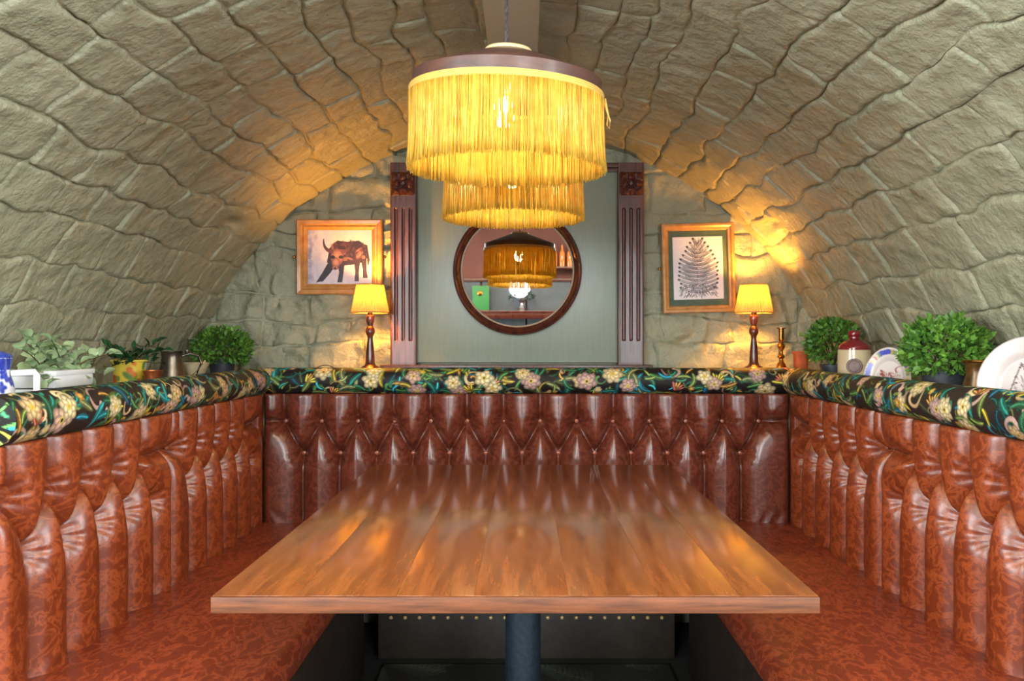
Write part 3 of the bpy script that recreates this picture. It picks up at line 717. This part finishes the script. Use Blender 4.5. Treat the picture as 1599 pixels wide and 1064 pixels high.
# ------------------------------------------------------------------ table lamps on the rear ledge
def table_lamp(xp, label):
    x = (xp - 822) * 3.735 / F
    l = empty('table_lamp', (x, 3.735, BLEDGE), label, 'lamp', 'pleated table lamps')
    MB().lathe([(0, 0), (0.046, 0), (0.046, 0.010), (0.040, 0.016), (0.026, 0.024), (0.021, 0.035), (0.020, 0.06), (0.0175, 0.10), (0.0125, 0.145), (0.0135, 0.158), (0.021, 0.172), (0.0225, 0.182), (0.019, 0.194), (0.0125, 0.205), (0.0135, 0.212), (0.018, 0.228), (0.0195, 0.25), (0.018, 0.256), (0, 0.256)], 32).build('stem', DARKWOOD, l)
    MB().lathe([(0.010, 0.256), (0.012, 0.262), (0.012, 0.320), (0, 0.320)], 16).build('socket', BRASS, l)
    MB().lathe([(0, 0.316), (0.010, 0.320), (0.017, 0.336), (0.019, 0.352), (0.015, 0.368), (0.007, 0.377), (0, 0.379)], 18).build('bulb', BULB2, l)
    n = 56 * 6; rows = 8; z0, z1 = 0.268, 0.398; r0, r1 = 0.085, 0.060
    A = np.linspace(0, 2 * PI, n, endpoint=False); T = np.linspace(0, 1, rows)
    rad = (r0 + (r1 - r0) * T[:, None]) + 0.0065 * (np.abs(np.sin(A * 20))[None, :] - 0.5)
    P = np.stack([rad * np.cos(A)[None], rad * np.sin(A)[None], np.broadcast_to((z0 + (z1 - z0) * T)[:, None], rad.shape)], -1)
    s_ = link('shade', grid_mesh('shade', P, closed_u=True), SHADE, l)
    MB().ring(r0, 0.0032, (0, 0, z0), 64).build('binding', SHADETRIM, s_); MB().ring(r1, 0.003, (0, 0, z1), 64).build('binding', SHADETRIM, s_)
    wr = MB()
    for k in range(3):
        a = 2 * PI * k / 3 + .4; wr.tube([(0.010 * math.cos(a), 0.010 * math.sin(a), 0.27), (0.083 * math.cos(a), 0.083 * math.sin(a), 0.271)], 0.0012, 6)
    wr.build('shade_carrier', BRASS, s_)
    return l
table_lamp(578, 'lit table lamp with pleated shade beside the bull picture')
table_lamp(1177, 'lit table lamp with pleated shade beside the pine cone picture')
l = MB().tube([((490 + k * 4 - 822) * 3.66 / F, 3.66, BLEDGE + 0.004 + 0.022 * math.sin(PI * k / 9)) for k in range(10)], 0.0022, 8)
tag(l.build('lamp_flex', CORD), 'thin dark lamp flex looping up off the rear ledge', 'cable')

# ------------------------------------------------------------------ fringed pendant lamp
PR = 0.2244                                   # shade radius
def pendant(xp, LY, label, pitch, roll, seed, loop):
    LX = (xp - 822) * LY / F; zb = 1.8215
    pd = empty('pendant_lamp', (LX, LY, zb), label, 'lamp', 'fringed pendants over the table')
    tilt = Matrix.Rotation(math.radians(pitch), 4, 'X') @ Matrix.Rotation(math.radians(roll), 4, 'Y')
    def tl(mb): mb.v = [tuple(tilt @ Vector(v)) for v in mb.v]; return mb
    top = zc - 0.08 - zb; tw = MB(); r = PR - .004
    for ph in (0, PI): tw.tube([(0.0022 * math.cos(k * .55 + ph), 0.0022 * math.sin(k * .55 + ph), 0.09 + (top - 0.09) * k / 90) for k in range(91)], 0.0026, 7)
    tw.build('cord', CORD, pd)
    cap = tl(MB().lathe([(r - .003, 0.0), (r, 0.0), (r, 0.033), (r - .003, 0.0355), (0.057, 0.098), (0.046, 0.101), (0.042, 0.098), (r - .005, 0.031), (r - .003, 0.0)], 96)).build('shade_cap', VENEER, pd)
    tl(MB().lathe([(0.044, 0.098), (0.053, 0.099), (0.055, 0.104), (0.052, 0.107), (0.012, 0.112), (0, 0.112)], 48)).build('top_ring', mat('cream_ring', (224, 200, 150), rough=.4), cap)
    br = MB()
    for k in range(3): br.ring(PR, 0.0030, (0, 0, 0.004 - k * 0.0052), 120, 6)
    tl(br).build('braid', BRAID, pd)
    g = random.Random(seed); mb = MB(); n = 1500; z0, z1 = -0.008, -0.1735
    for k in range(n):
        a = 2 * PI * (k + g.uniform(-.4, .4)) / n; rr_ = PR + g.uniform(-.0025, .0025); ln = z1 + g.uniform(-.006, .004)
        a2 = a + g.gauss(0, .007); r2 = rr_ + 0.002 + g.gauss(0, .003); pts = []
        th = 0.00115 * g.uniform(.75, 1.2); tz = (tilt @ Vector((PR * math.cos(a), PR * math.sin(a), 0))).z
        for i in range(6):
            t_ = i / 5; aa = a + (a2 - a) * t_ + g.gauss(0, .0012); q_ = rr_ + (r2 - rr_) * t_ * t_
            pts.append((q_ * math.cos(aa), q_ * math.sin(aa), (z0 + tz) * (1 - t_) + (ln + tz * 0.4) * t_))
        mb.tube(pts, th, 3)
    fo = mb.build('fringe', FRINGE, pd, sharp=False); fo['kind'] = 'stuff'; fo['label'] = 'long golden yellow fringe'
    MB().lathe([(0, -.002), (0.014, 0.002), (0.024, 0.016), (0.0265, 0.034), (0.022, 0.054), (0.014, 0.068), (0, 0.07)], 20).build('bulb', BULB, pd, (-.006, 0, -.072))
    MB().lathe([(0, 0), (0.015, 0.0), (0.015, 0.05), (0.005, 0.06), (0.005, .104), (0, .104)], 16).build('socket', CORD, pd, (-.006, 0, -.004))
    if loop: MB().tube([(PR - .002, -0.03, -0.015), (PR + .006, -0.035, -0.045), (PR + .014, -0.035, -0.068), (PR + .012, -0.035, -0.086), (PR + .007, -0.03, -0.076), (PR + .010, -0.03, -0.052), (PR + .003, -0.03, -0.015)], 0.0017, 6).build('loose_trim_loop', BRAID, pd)
    return pd
pendant(791, 1.87, 'nearer lit pendant with golden fringe and a loose braid loop', 4.0, 2.4, 1, True)
pendant(802, 2.62, 'farther lit golden fringed pendant, partly hidden in front of the mirror', 0.8, 0.5, 2, False)

# ------------------------------------------------------------------ things on the side ledges
def lateral(xp, x): return x, abs(x) * F / abs(xp - 822)          # a point seen at column xp that stands x to the side
def bush(root, c, rad, n, ls, m, seed):
    g = random.Random(seed); mb = MB()
    for k in range(n):
        while True:
            d = Vector((g.gauss(0, 1), g.gauss(0, 1), g.gauss(0.15, 1))).normalized()
            if d.z > -0.75: break
        q_ = g.uniform(0.62, 1.0) ** 0.6 * (1 + 0.10 * mn.noise(d * 2.3 + Vector((seed, 0, 0))))
        if g.random() < 0.05: q_ *= 1.10
        p = Vector((d.x * rad[0], d.y * rad[1], d.z * rad[2])) * q_ + Vector(c)
        f = (d + Vector((g.gauss(0, .6), g.gauss(0, .6), g.gauss(.2, .6)))).normalized()
        u = f.cross(Vector((g.gauss(0, 1), g.gauss(0, 1), g.gauss(0, 1)))).normalized(); w_ = f.cross(u) * 0.35
        l = ls * g.uniform(.7, 1.25); a = p; b_ = p + f * l
        mb.add([a, a + f * l * .5 + u * l * .30 + w_ * l * .3, b_, a + f * l * .5 - u * l * .30 + w_ * l * .3, a + f * l * .5], [(0, 1, 4), (1, 2, 4), (2, 3, 4), (3, 0, 4)])
    o = mb.build('foliage', m, root, sharp=False); o['kind'] = 'stuff'
    tw = MB()
    for k in range(9):
        a = k * 2.4; r = 0.6
        tw.tube([(c[0] * .3, c[1] * .3, c[2] - rad[2] * 1.05), (c[0] + .3 * rad[0] * math.cos(a), c[1] + .3 * rad[1] * math.sin(a), c[2] - .2 * rad[2]), (c[0] + .75 * rad[0] * math.cos(a), c[1] + .75 * rad[1] * math.sin(a), c[2] + .35 * rad[2])], [.003, .002, .001], 5)
    tw.build('twigs', TWIG, root)
def pot(root, r0, r1, h, m, name='pot'):
    return MB().lathe([(0, 0), (r0, 0), (r1, h - .012), (r1 + .004, h - .012), (r1 + .004, h), (r1 - .006, h), (r1 - .008, h - .02), (0, h - .02)], 36).build(name, m, root)
def potted(xp, x, label, zc_, rad, potr, poth, n, seed, group='round box plants'):
    x, d = lateral(xp, x); r = empty('potted_box_plant', (x, d, LEDGE), label, 'plant', group)
    pot(r, potr * .8, potr, poth, NAVYPOT); bush(r, (0, 0, zc_ - LEDGE), rad, n, .025, BOXLEAF, seed); return r
potted(347, -1.40, 'round green box plant in dark pot, beside the end wall behind pewter jug', 1.212, (.128, .120, .094), .056, .17, 1500, 3)
potted(1301, 1.287, 'round green box plant in dark pot, behind the stoneware flagon', 1.238, (.106, .118, .098), .05, .15, 1500, 4)
potted(1475, 1.286, 'large round green box plant in dark pot, nearest the horse plate', 1.218, (.112, .146, .094), .066, .165, 1900, 5)

# leaf meshes shared by the two leafy plants
def leaf_mesh(name, m, wid, round_):
    n = 6; vs = []; fs = []
    for i in range(n + 1):
        t_ = i / n; wd = wid * (math.sin(PI * t_) ** (.6 if round_ else 1.0)) * (1 if round_ else (1.15 - .4 * t_)); z = .10 * math.sin(PI * t_ * .8) - .15 * t_ * t_
        vs += [(t_, -wd, z + wd * .35), (t_, 0, z), (t_, wd, z + wd * .35)]
    for i in range(n):
        a = i * 3; fs += [(a, a + 3, a + 4, a + 1), (a + 1, a + 4, a + 5, a + 2)]
    me = bpy.data.meshes.new(name); me.from_pydata(vs, [], fs); me.materials.append(m); me.update()
    me.polygons.foreach_set('use_smooth', [True] * len(me.polygons)); return me
ROUND = leaf_mesh('leaf', PALELEAF, .42, True); POINTED = leaf_mesh('leaf', DARKLEAF, .26, False)
def leaf_at(root, me, p, d, l, roll):
    o = bpy.data.objects.new('leaf', me); COL.objects.link(o); o.parent = root; o.location = p; o.scale = (l, l, l)
    q_ = Vector(d).to_track_quat('X', 'Z') @ Matrix.Rotation(roll, 3, 'X').to_quaternion(); o.rotation_euler = q_.to_euler()

x, d = lateral(80, -1.385)
r = empty('leafy_planter', (x, d, LEDGE), 'pale grey green round-leaved plant in ribbed white trough', 'plant')
m_ = MB()
for k in range(4): m_.box((0, 0, .02 + .038 * k), (.125 + .006 * (k % 2) + .004 * k, .19 + .006 * (k % 2), .036), .008)
m_.box((0, 0, .158), (.148, .205, .016), .005); m_.build('trough', WHITE, r)
g = random.Random(8); st = MB()
for k in range(30):
    a = g.uniform(0, 2 * PI); e = g.uniform(-.1, 1.2); L_ = g.uniform(.10, .185)
    dv = Vector((math.cos(a) * math.cos(e) * .62, math.sin(a) * math.cos(e) * 1.25, math.sin(e) * .95)); p0 = Vector((g.uniform(-.03, .03), g.uniform(-.06, .06), .165))
    pts = [p0 + dv * L_ * t_ - Vector((0, 0, .035 * t_ * t_)) for t_ in (0, .33, .66, 1)]
    st.tube(pts, [.002, .0017, .0014, .001], 5)
    for i in range(8):
        t_ = .25 + .75 * i / 7; p = p0 + dv * L_ * t_ - Vector((0, 0, .035 * t_ * t_)); sd = 1 if i % 2 else -1
        leaf_at(r, ROUND, p, (dv + Vector((g.gauss(0, .8), g.gauss(0, .8), g.gauss(.25, .6)))), g.uniform(.026, .040), g.uniform(-.8, .8))
st.build('stems', TWIG, r)

x, d = lateral(202, -1.40)
r = empty('leafy_pot_plant', (x, d, LEDGE), 'dark glossy pointed-leaf plant in colourful yellow and red pot', 'plant')
prof = [(.040, 0), (.046, .05), (.050, .10), (.054, .150), (.058, .172), (.060, .176)]
Rp = Raster(.36, .18, .004, (206, 180, 66)); g = random.Random(14)
for k in range(70): Rp.ell(g.uniform(0, .36), g.uniform(0, .18), g.uniform(.008, .022), g.uniform(.006, .014), g.uniform(0, 3), g.choice([(196, 64, 40), (110, 134, 50), (214, 190, 80), (90, 120, 60), (206, 112, 44), (190, 190, 170)]))
A = np.linspace(0, 2 * PI, Rp.nx - 1, endpoint=False); Z = np.linspace(0, .18, Rp.ny); RR = np.interp(Z, [p[1] for p in prof], [p[0] for p in prof])
P = np.stack([RR[:, None] * np.cos(A), RR[:, None] * np.sin(A), np.broadcast_to(Z[:, None], (Rp.ny, len(A)))], -1)
link('pot', grid_mesh('pot', P, closed_u=True, colors=Rp.a[:, :-1]), GLAZE, r)
MB().lathe([(0, .160), (.055, .160), (.055, .163), (0, .166)], 28).build('soil', TWIG, r)
MB().ring(.060, .0035, (0, 0, .179), 40, 8).build('rim', mat('yellow_rim', (214, 190, 80), rough=.15, coat=.5), r)
st = MB()
for k in range(17):
    a = g.uniform(0, 2 * PI); e = g.uniform(.1, 1.15); L_ = g.uniform(.11, .19); dv = Vector((math.cos(a) * math.cos(e) * .6, math.sin(a) * math.cos(e) * 1.2, math.sin(e) * .72)); p0 = Vector((g.uniform(-.02, .02), g.uniform(-.02, .02), .165))
    f_ = lambda t_: p0 + dv * L_ * t_ - Vector((0, 0, .03 * t_ * t_))
    st.tube([f_(t_) for t_ in (0, .33, .66, 1)], .0016, 5)
    for i in range(6): leaf_at(r, POINTED, f_(.3 + .7 * i / 5), dv + Vector((g.gauss(0, .7), g.gauss(0, .7), g.gauss(.2, .5))), g.uniform(.03, .046), g.uniform(-.7, .7))
st.build('stems', TWIG, r)

# pewter jug with a curled handle
x, d = lateral(268, -1.355)
r = empty('pewter_jug', (x, d, LEDGE), 'dull pewter jug with curled handle on the left ledge', 'jug')
MB().lathe([(0, 0), (.046, 0), (.048, .012), (.044, .02), (.052, .07), (.050, .11), (.040, .155), (.036, .185), (.039, .205), (.042, .209), (.038, .209), (.034, .19), (.034, .15), (0, .14)], 40).build('body', PEWTER, r)
MB().tube([(.030, .02, .19), (.052, .04, .200), (.078, .06, .190), (.086, .07, .160), (.072, .058, .125), (.052, .042, .105)], [.005, .006, .006, .006, .005, .004], 10).build('handle', PEWTER, r)
MB().lathe([(0, .008), (.008, .006), (.009, 0), (.006, -.008)], 14).build('thumb_piece', PEWTER, r, (.045, .032, .208))

# blue and white jug, square white handle
x, d = lateral(-14, -1.375)
r = empty('blue_white_jug', (x, d, LEDGE), 'blue and white patterned jug with square handle, at the left edge', 'jug')
Rp = Raster(.34, .205, .003, (226, 226, 232)); g = random.Random(31)
for k in range(44):
    xx, yy = g.uniform(0, .34), g.uniform(.02, .19)
    for i in range(5): Rp.ell(xx + .009 * math.cos(i * 1.26), yy + .009 * math.sin(i * 1.26), .008, .006, i * 1.26, (38, 52, 150), (66, 84, 180))
prof = [(.038, 0), (.045, .02), (.054, .08), (.052, .13), (.042, .165), (.044, .195), (.048, .205)]
A = np.linspace(0, 2 * PI, Rp.nx - 1, endpoint=False); Z = np.linspace(0, .205, Rp.ny); RR = np.interp(Z, [p[1] for p in prof], [p[0] for p in prof])
P = np.stack([RR[:, None] * np.cos(A), RR[:, None] * np.sin(A), np.broadcast_to(Z[:, None], (Rp.ny, len(A)))], -1)
link('body', grid_mesh('body', P, closed_u=True, colors=Rp.a[:, :-1]), GLAZE, r)
MB().lathe([(0, .17), (.042, .17), (.048, .205), (.050, .207), (.044, .215), (.02, .225), (0, .226)], 30).build('lid', mat('cobalt_glaze', (40, 52, 146), (62, 78, 176), rough=.15, scale=60, coat=.5), r)
MB().tube([(.046, .01, .165), (.094, .03, .168), (.098, .032, .160), (.098, .032, .095), (.092, .03, .090), (.05, .01, .088)], .0085, 10).build('handle', WHITE, r)

x, d = lateral(322, -1.345)
r = empty('sauce_boat', (x, d - .1, LEDGE), 'small cream china dish between pewter jug and box plant', 'dish')
MB().lathe([(0, 0), (.026, 0), (.028, .03), (.022, .07), (.040, .115), (.058, .155), (.061, .160), (.055, .157), (.03, .12), (0, .115)], 36, sx=.8, sy=1.25).build('bowl', CREAM, r)
MB().tube([(0, .06, .15), (0, .085, .165), (0, .098, .14), (0, .07, .115)], .004, 8).build('handle', CREAM, r)
x, d = lateral(238, -1.300)
r = empty('copper_cup', (x, d, LEDGE), 'small copper cup between colourful pot and pewter jug', 'cup')
MB().lathe([(0, 0), (.022, 0), (.027, .12), (.031, .142), (.033, .146), (.029, .146), (.025, .12), (0, .02)], 28).build('cup_body', mat('copper', (196, 112, 66), rough=.3, metal=.8), r)
MB().tube([(-.028, .0, .12), (-.05, 0, .115), (-.052, 0, .07), (-.025, 0, .055)], .0035, 8).build('handle', MATS['copper'], r)

# right ledge: stoneware flagon
x, d = lateral(1334, 1.280)
r = empty('stoneware_flagon', (x, d, LEDGE), 'cream stoneware flagon with oxblood red shoulder and round seal', 'flagon')
MB().lathe([(0, 0), (.060, 0), (.062, .006), (.062, .19), (.061, .215)], 44).build('body', CREAM, r)
MB().lathe([(.0615, .214), (.062, .220), (.058, .232), (.042, .246), (.026, .254), (.020, .258), (.0195, .266)], 44).build('shoulder', OXBLOOD, r)
MB().lathe([(.018, .262), (.024, .268), (.026, .276), (.022, .286), (.012, .291), (0, .292)], 30).build('stopper', OXBLOOD, r)
se = MB().lathe([(0, .004), (.020, .004), (.022, .006), (.027, .006), (.029, .002), (.029, -.006)], 32).build('seal', mat('brown_seal', (120, 84, 70), (96, 62, 54), rough=.35, scale=60), r, (-.024, -.0590, .152)); se.rotation_euler = (PI / 2, 0, -.38)

def plate(xp, x, label, name, rx, rz, zc_, draw, bg, lean, face, oval=1):
    x, d = lateral(xp, x); r = empty(name, (x, d, LEDGE), label, 'plate', 'plates propped on the right ledge')
    Rp = Raster(2 * rx, 2 * rz, .0021, bg); draw(Rp)
    k = 46; A = np.linspace(0, 2 * PI, 120, endpoint=False); T = np.linspace(0.001, 1, k)
    hgt = np.interp(T, [0, .58, .66, .72, .96, 1], [.0, .0, .007, .010, .017, .017])
    X_ = T[:, None] * np.cos(A) * rx; Z_ = T[:, None] * np.sin(A) * rz
    xi = np.clip(((X_ + rx) / (2 * rx) * (Rp.nx - 1)).round().astype(int), 0, Rp.nx - 1); zi = np.clip(((Z_ + rz) / (2 * rz) * (Rp.ny - 1)).round().astype(int), 0, Rp.ny - 1)
    front = np.stack([X_, np.broadcast_to(-hgt[:, None], X_.shape), Z_], -1); back = front[::-1] + np.array([0, .005, 0])
    P = np.concatenate([front, back]); C_ = Rp.a[zi, xi]; C2 = np.zeros_like(C_) + np.array(bg)
    o = link('plate_body', grid_mesh('plate_body', P, closed_u=True, colors=np.concatenate([C_, C2])), GLAZE, r)
    o.rotation_euler = (lean, 0, face); o.location = (0, 0, rz * math.cos(lean) + .002)
    return r
def oval_draw(R_):
    g = random.Random(6); w_, h_ = R_.W, R_.H
    for k in range(60):
        a = 2 * PI * k / 60; cx, cy = w_ / 2 * (1 + .86 * math.cos(a)), h_ / 2 * (1 + .86 * math.sin(a))
        R_.ell(cx, cy, .009, .007, a, (70, 84, 190) if (k // 5) % 2 else g.choice([(206, 170, 90), (190, 110, 100), (130, 150, 110), (222, 210, 180)]))
    for k in range(7):
        a = g.uniform(0, 6); p = (w_ * .5 + g.uniform(-.03, .03), h_ * .5 + g.uniform(-.03, .03)); R_.stroke(bez(p, (p[0] + .03 * math.cos(a), p[1] + .02), (p[0] + .03, p[1] + .03 * math.sin(a)), 14), .0025, .0015, (156, 70, 76))
plate(1388, 1.292, 'oval floral plate with blue and gold rim beside the stoneware flagon', 'oval_plate', .088, .112, 0, oval_draw, (222, 210, 206), -.16, -.92)
def horse_draw(R_):
    w_, h_ = R_.W, R_.H; ink = (70, 54, 56); g = random.Random(12); cx, cy = w_ * .44, h_ * .45
    for k in range(90):
        a = 2 * PI * k / 90; R_.ell(w_ / 2 * (1 + .87 * math.cos(a)), h_ / 2 * (1 + .87 * math.sin(a)), .007, .0035, a + g.uniform(-1, 1), (196, 180, 180), None, .7)
    def q(x, y): return (cx + x * .08, cy + y * .09)
    out = [q(-.6, -.35), q(-.45, -.1), q(-.3, .35), q(-.2, .62), q(-.12, .8), q(-.02, .62), q(.15, .5), q(.35, .2), q(.5, -.3), q(.62, -.8)]
    for a, b_ in zip(out, out[1:]): R_.stroke(bez(a, ((a[0] + b_[0]) / 2, (a[1] + b_[1]) / 2), b_, 14), .0016, .0016, ink)
    for a, b_ in zip([q(-.6, -.35), q(-.5, -.5), q(-.3, -.35), q(-.05, -.2)], [q(-.5, -.5), q(-.3, -.35), q(-.05, -.2), q(-.1, -.8)]): R_.stroke(bez(a, ((a[0] + b_[0]) / 2, (a[1] + b_[1]) / 2), b_, 14), .0016, .0014, ink)
    for k in range(44):
        p = q(g.uniform(-.35, .45), g.uniform(-.5, .5)); R_.stroke(bez(p, (p[0] + .004, p[1] - .006), (p[0] + .007, p[1] - .014), 6), .0011, .0008, (110, 92, 92))
    R_.ell(*q(-.26, .22), .003, .0022, 0, (40, 30, 32))
plate(1610, 1.318, 'large white plate with an inked horse head at the right edge', 'horse_plate', .130, .130, 0, horse_draw, (188, 176, 174), -.14, -.95)
x, d = lateral(1527, 1.262)
r = empty('gilded_vase', (x, d, LEDGE), 'small brown and gold vase between big box plant and horse plate', 'vase')
MB().lathe([(0, 0), (.030, 0), (.034, .02), (.042, .07), (.040, .12), (.030, .155), (.032, .18), (.040, .192), (.036, .192), (.027, .165), (0, .15)], 34).build('body', BRONZE, r)
MB().ring(.039, .003, (0, 0, .192), 40, 8).build('rim', BRASS, r)

x = (1249 - 822) * 3.60 / F
r = empty('terracotta_pot', (x + .045, 3.72, LEDGE), 'small terracotta pot at the corner beside the brass candlestick', 'pot')
pot(r, .026, .034, .20, TERRA); MB().lathe([(0, .170), (.026, .170), (.026, .175), (0, .178)], 20).build('soil', TWIG, r)
x = (1220 - 822) * 3.72 / F
r = empty('brass_candlestick', (x, 3.72, BLEDGE), 'turned brass candlestick beside the right table lamp', 'candlestick')
MB().lathe([(0, 0), (.034, 0), (.034, .006), (.022, .016), (.018, .03), (.010, .040), (.009, .052), (.017, .062), (.009, .074), (.007, .09), (.015, .104), (.018, .112), (.010, .124), (.008, .134), (.013, .142), (.012, .15)], 28).build('stem', BRASS, r)
MB().lathe([(.012, .148), (.0125, .190), (.021, .193), (.021, .197), (.011, .197), (.010, .160), (0, .160)], 28).build('socket_cup', BRASS, r)

# ------------------------------------------------------------------ the room behind the camera (seen in the mirror)
RX, RY, RZ = 3.3, -3.0, 2.95
tag(MB().box((0, RY - .05, RZ / 2), (2 * RX, .1, RZ)).build('wall_rear', PLASTER), 'maroon wall of the room opposite the booth', kind='structure')
for sd, nm in ((-1, 'left'), (1, 'right')):
    tag(MB().box((sd * (RX + .05), (RY + Y0) / 2, RZ / 2), (.1, Y0 - RY + .2, RZ)).build('wall_' + nm, mat('warm_cream_paint', (206, 196, 176), rough=.8)), 'pale wall on the %s of the room opposite the booth' % nm, kind='structure')
tag(MB().box((0, (RY + Y0) / 2, RZ + .05), (2 * RX + .2, Y0 - RY + .3, .1)).build('ceiling', MATS['warm_cream_paint']), 'flat pale ceiling of the room opposite the booth', kind='structure').name = 'ceiling_room'
mb = MB(); n = 48; arc = [(-1.70, 0)] + [(vpos(ARC * k / n, 0, -.012)[0], vpos(ARC * k / n, 0, -.012)[2]) for k in range(n + 1)] + [(1.55, 0)]
outer = []
for i, (x, z) in enumerate(arc):
    if i == 0: outer.append((-RX, 0))
    elif i == len(arc) - 1: outer.append((RX, 0))
    else:
        t_ = PI - (PI) * (i - 1) / n; ax, az = math.cos(t_), math.sin(t_); k = min(RX / max(abs(ax), 1e-6), (RZ - .6) / max(az, 1e-6)); outer.append((ax * k, .6 + az * k))
vs = [(x, Y0, z) for x, z in arc] + [(x, Y0, z) for x, z in outer] + [(x, Y0 + .1, z) for x, z in arc] + [(x, Y0 + .1, z) for x, z in outer]; q_ = len(arc)
fs = []
for i in range(q_ - 1): fs += [(i, i + 1, q_ + i + 1, q_ + i), (2 * q_ + i, 3 * q_ + i, 3 * q_ + i + 1, 2 * q_ + i + 1)]
tag(mb.add(vs, fs).build('wall_front', PAINT, smooth=False), 'sage painted wall round the mouth of the vault', kind='structure')
GREYBLUE = mat('grey_blue_panelling', (70, 76, 84), (82, 88, 96), rough=.5, scale=8)
dd = MB()
for k in range(4): dd.box((-.9 + .6 * k, RY + .02, 1.04), (.575, .03, 1.98), .008)
tag(dd.build('trim_5', GREYBLUE), 'grey blue panelling on the maroon wall', kind='structure')
tag(MB().box((0, RY + .03, 2.05), (2.2, .06, .04), .006).build('trim_6', MAHOG), 'dark rail above the grey blue panelling', kind='structure')
for i, sx in enumerate((-1, 1)):  # frames made up for the daylight fill lights behind the camera
    wn = MB(); x = sx * 1.75
    for q_ in (-.72, .72): wn.box((x + q_, RY + .05, 1.75), (.09, .1, 2.08), .006)
    for q_ in (.76, 2.74): wn.box((x, RY + .05, q_), (1.53, .1, .09), .006)
    wn.box((x, RY + .085, 1.75), (.035, .02, 1.92), .003).box((x, RY + .085, 1.75), (1.36, .02, .035), .003)
    tag(wn.build('window_%d' % (i + 1), mat('white_joinery', (220, 218, 210), rough=.4)), 'white framed window opposite the booth', kind='structure')
for i, sx in enumerate((-1, 1)):  # frames made up for the added side fill lights
    wn = MB(); x = sx * (RX - .04)
    for q_ in (-1.0, 1.0): wn.box((x, -.25 + q_, 1.65), (.08, .1, 2.1), .006)
    for q_ in (.65, 2.65): wn.box((x, -.25, q_), (.08, 2.1, .1), .006)
    wn.box((x - sx * .05, -.25, 1.65), (.02, .035, 1.92), .003).box((x - sx * .05, -.25, 1.65), (.02, 1.92, .035), .003)
    tag(wn.build('window_%d' % (i + 3), MATS['white_joinery']), 'white framed side window of the room opposite the booth', kind='structure')
sh = empty('wall_shelf', (0, RY + .16, 1.60), 'mahogany wall shelf on the grey blue panelling seen in the mirror', 'shelf')
MB().box((0, 0, .02), (1.9, .24, .035), .006).box((0, .1, -.03), (1.9, .03, .07), .004).build('board', MAHOG, sh)
for q_ in (-.8, .8): MB().box((q_, -.04, -.08), (.04, .16, .13), .008).build('bracket', MAHOG, sh)
gb = empty('menu_board', (-.60, RY + .15, 1.6376), 'green board with a gold spot standing on the shelf in the mirror', 'board')
MB().box((0, 0, .165), (.22, .015, .33), .003).build('panel', mat('green_card', (50, 120, 62), (60, 132, 70), rough=.5, scale=6), gb)
MB().lathe([(0, .004), (.03, .003), (.034, 0)], 20).build('gold_spot', BRASS, gb, (-.01, .008, .23)).rotation_euler = (-PI / 2, 0, 0)
MB().box((0, .0, .006), (.23, .05, .012), .003).build('foot', DARKWOOD, gb)
wl = empty('wall_light', (-.09, RY + .06, 1.95), 'round white wall light glowing on the panelling in the mirror', 'lamp')  # glowing globe added in place of the glare in the mirror
MB().lathe([(.07, -.02), (.07, .01), (.05, .02)], 30).build('back_plate', BRASS, wl).rotation_euler = (-PI / 2, 0, 0)
MB().lathe([(0, .0), (.08, .02), (.125, .06), (.14, .10), (.125, .15), (.08, .19), (0, .205)], 36).build('globe', mat('opal_globe', (240, 240, 245), emis=(.93, .9, 1.0), emis_s=4), wl).rotation_euler = (-PI / 2, 0, 0)
va = empty('glass_vase', (-.06, RY + .17, 1.6376), 'silver vase of dark greenery on the shelf in the mirror', 'vase')
MB().lathe([(0, 0), (.05, 0), (.06, .03), (.03, .07), (.025, .1), (.05, .14), (.04, .14), (0, .1)], 28).build('body', mat('silver', (190, 190, 196), rough=.15, metal=1), va)
bush(va, (0, 0, .19), (.17, .07, .06), 260, .03, DARKLEAF, 9)
s2 = empty('bottle_shelf', (.52, RY + .12, 2.2), 'small dark shelf high on the maroon wall in the mirror', 'shelf')
MB().box((0, 0, .0), (.42, .2, .03), .004).build('board', MAHOG, s2)
for q_ in (-.15, .15): MB().box((q_, -.03, -.05), (.03, .13, .08), .005).build('bracket', MAHOG, s2)
for k in range(4):
    bo = empty('amber_bottle', (.37 + .1 * k, RY + .12, 2.2152), ['amber bottle on the high shelf in the mirror, nearest the pendant', 'second amber bottle from the pendant on the high shelf in the mirror', 'third amber bottle from the pendant on the high shelf in the mirror', 'amber bottle on the high shelf in the mirror, farthest from the pendant'][k], 'bottle', 'amber bottles on the high shelf')
    MB().lathe([(0, 0), (.036, 0), (.038, .01), (.038, .17), (.030, .20), (.014, .23), (.013, .29), (0, .29)], 22).build('body', mat('amber_glass', (206, 120, 40), (186, 96, 26), rough=.1, scale=4, coat=.6), bo)
    MB().lathe([(.015, .288), (.016, .31), (0, .312)], 16).build('cap', DARKWOOD, bo)
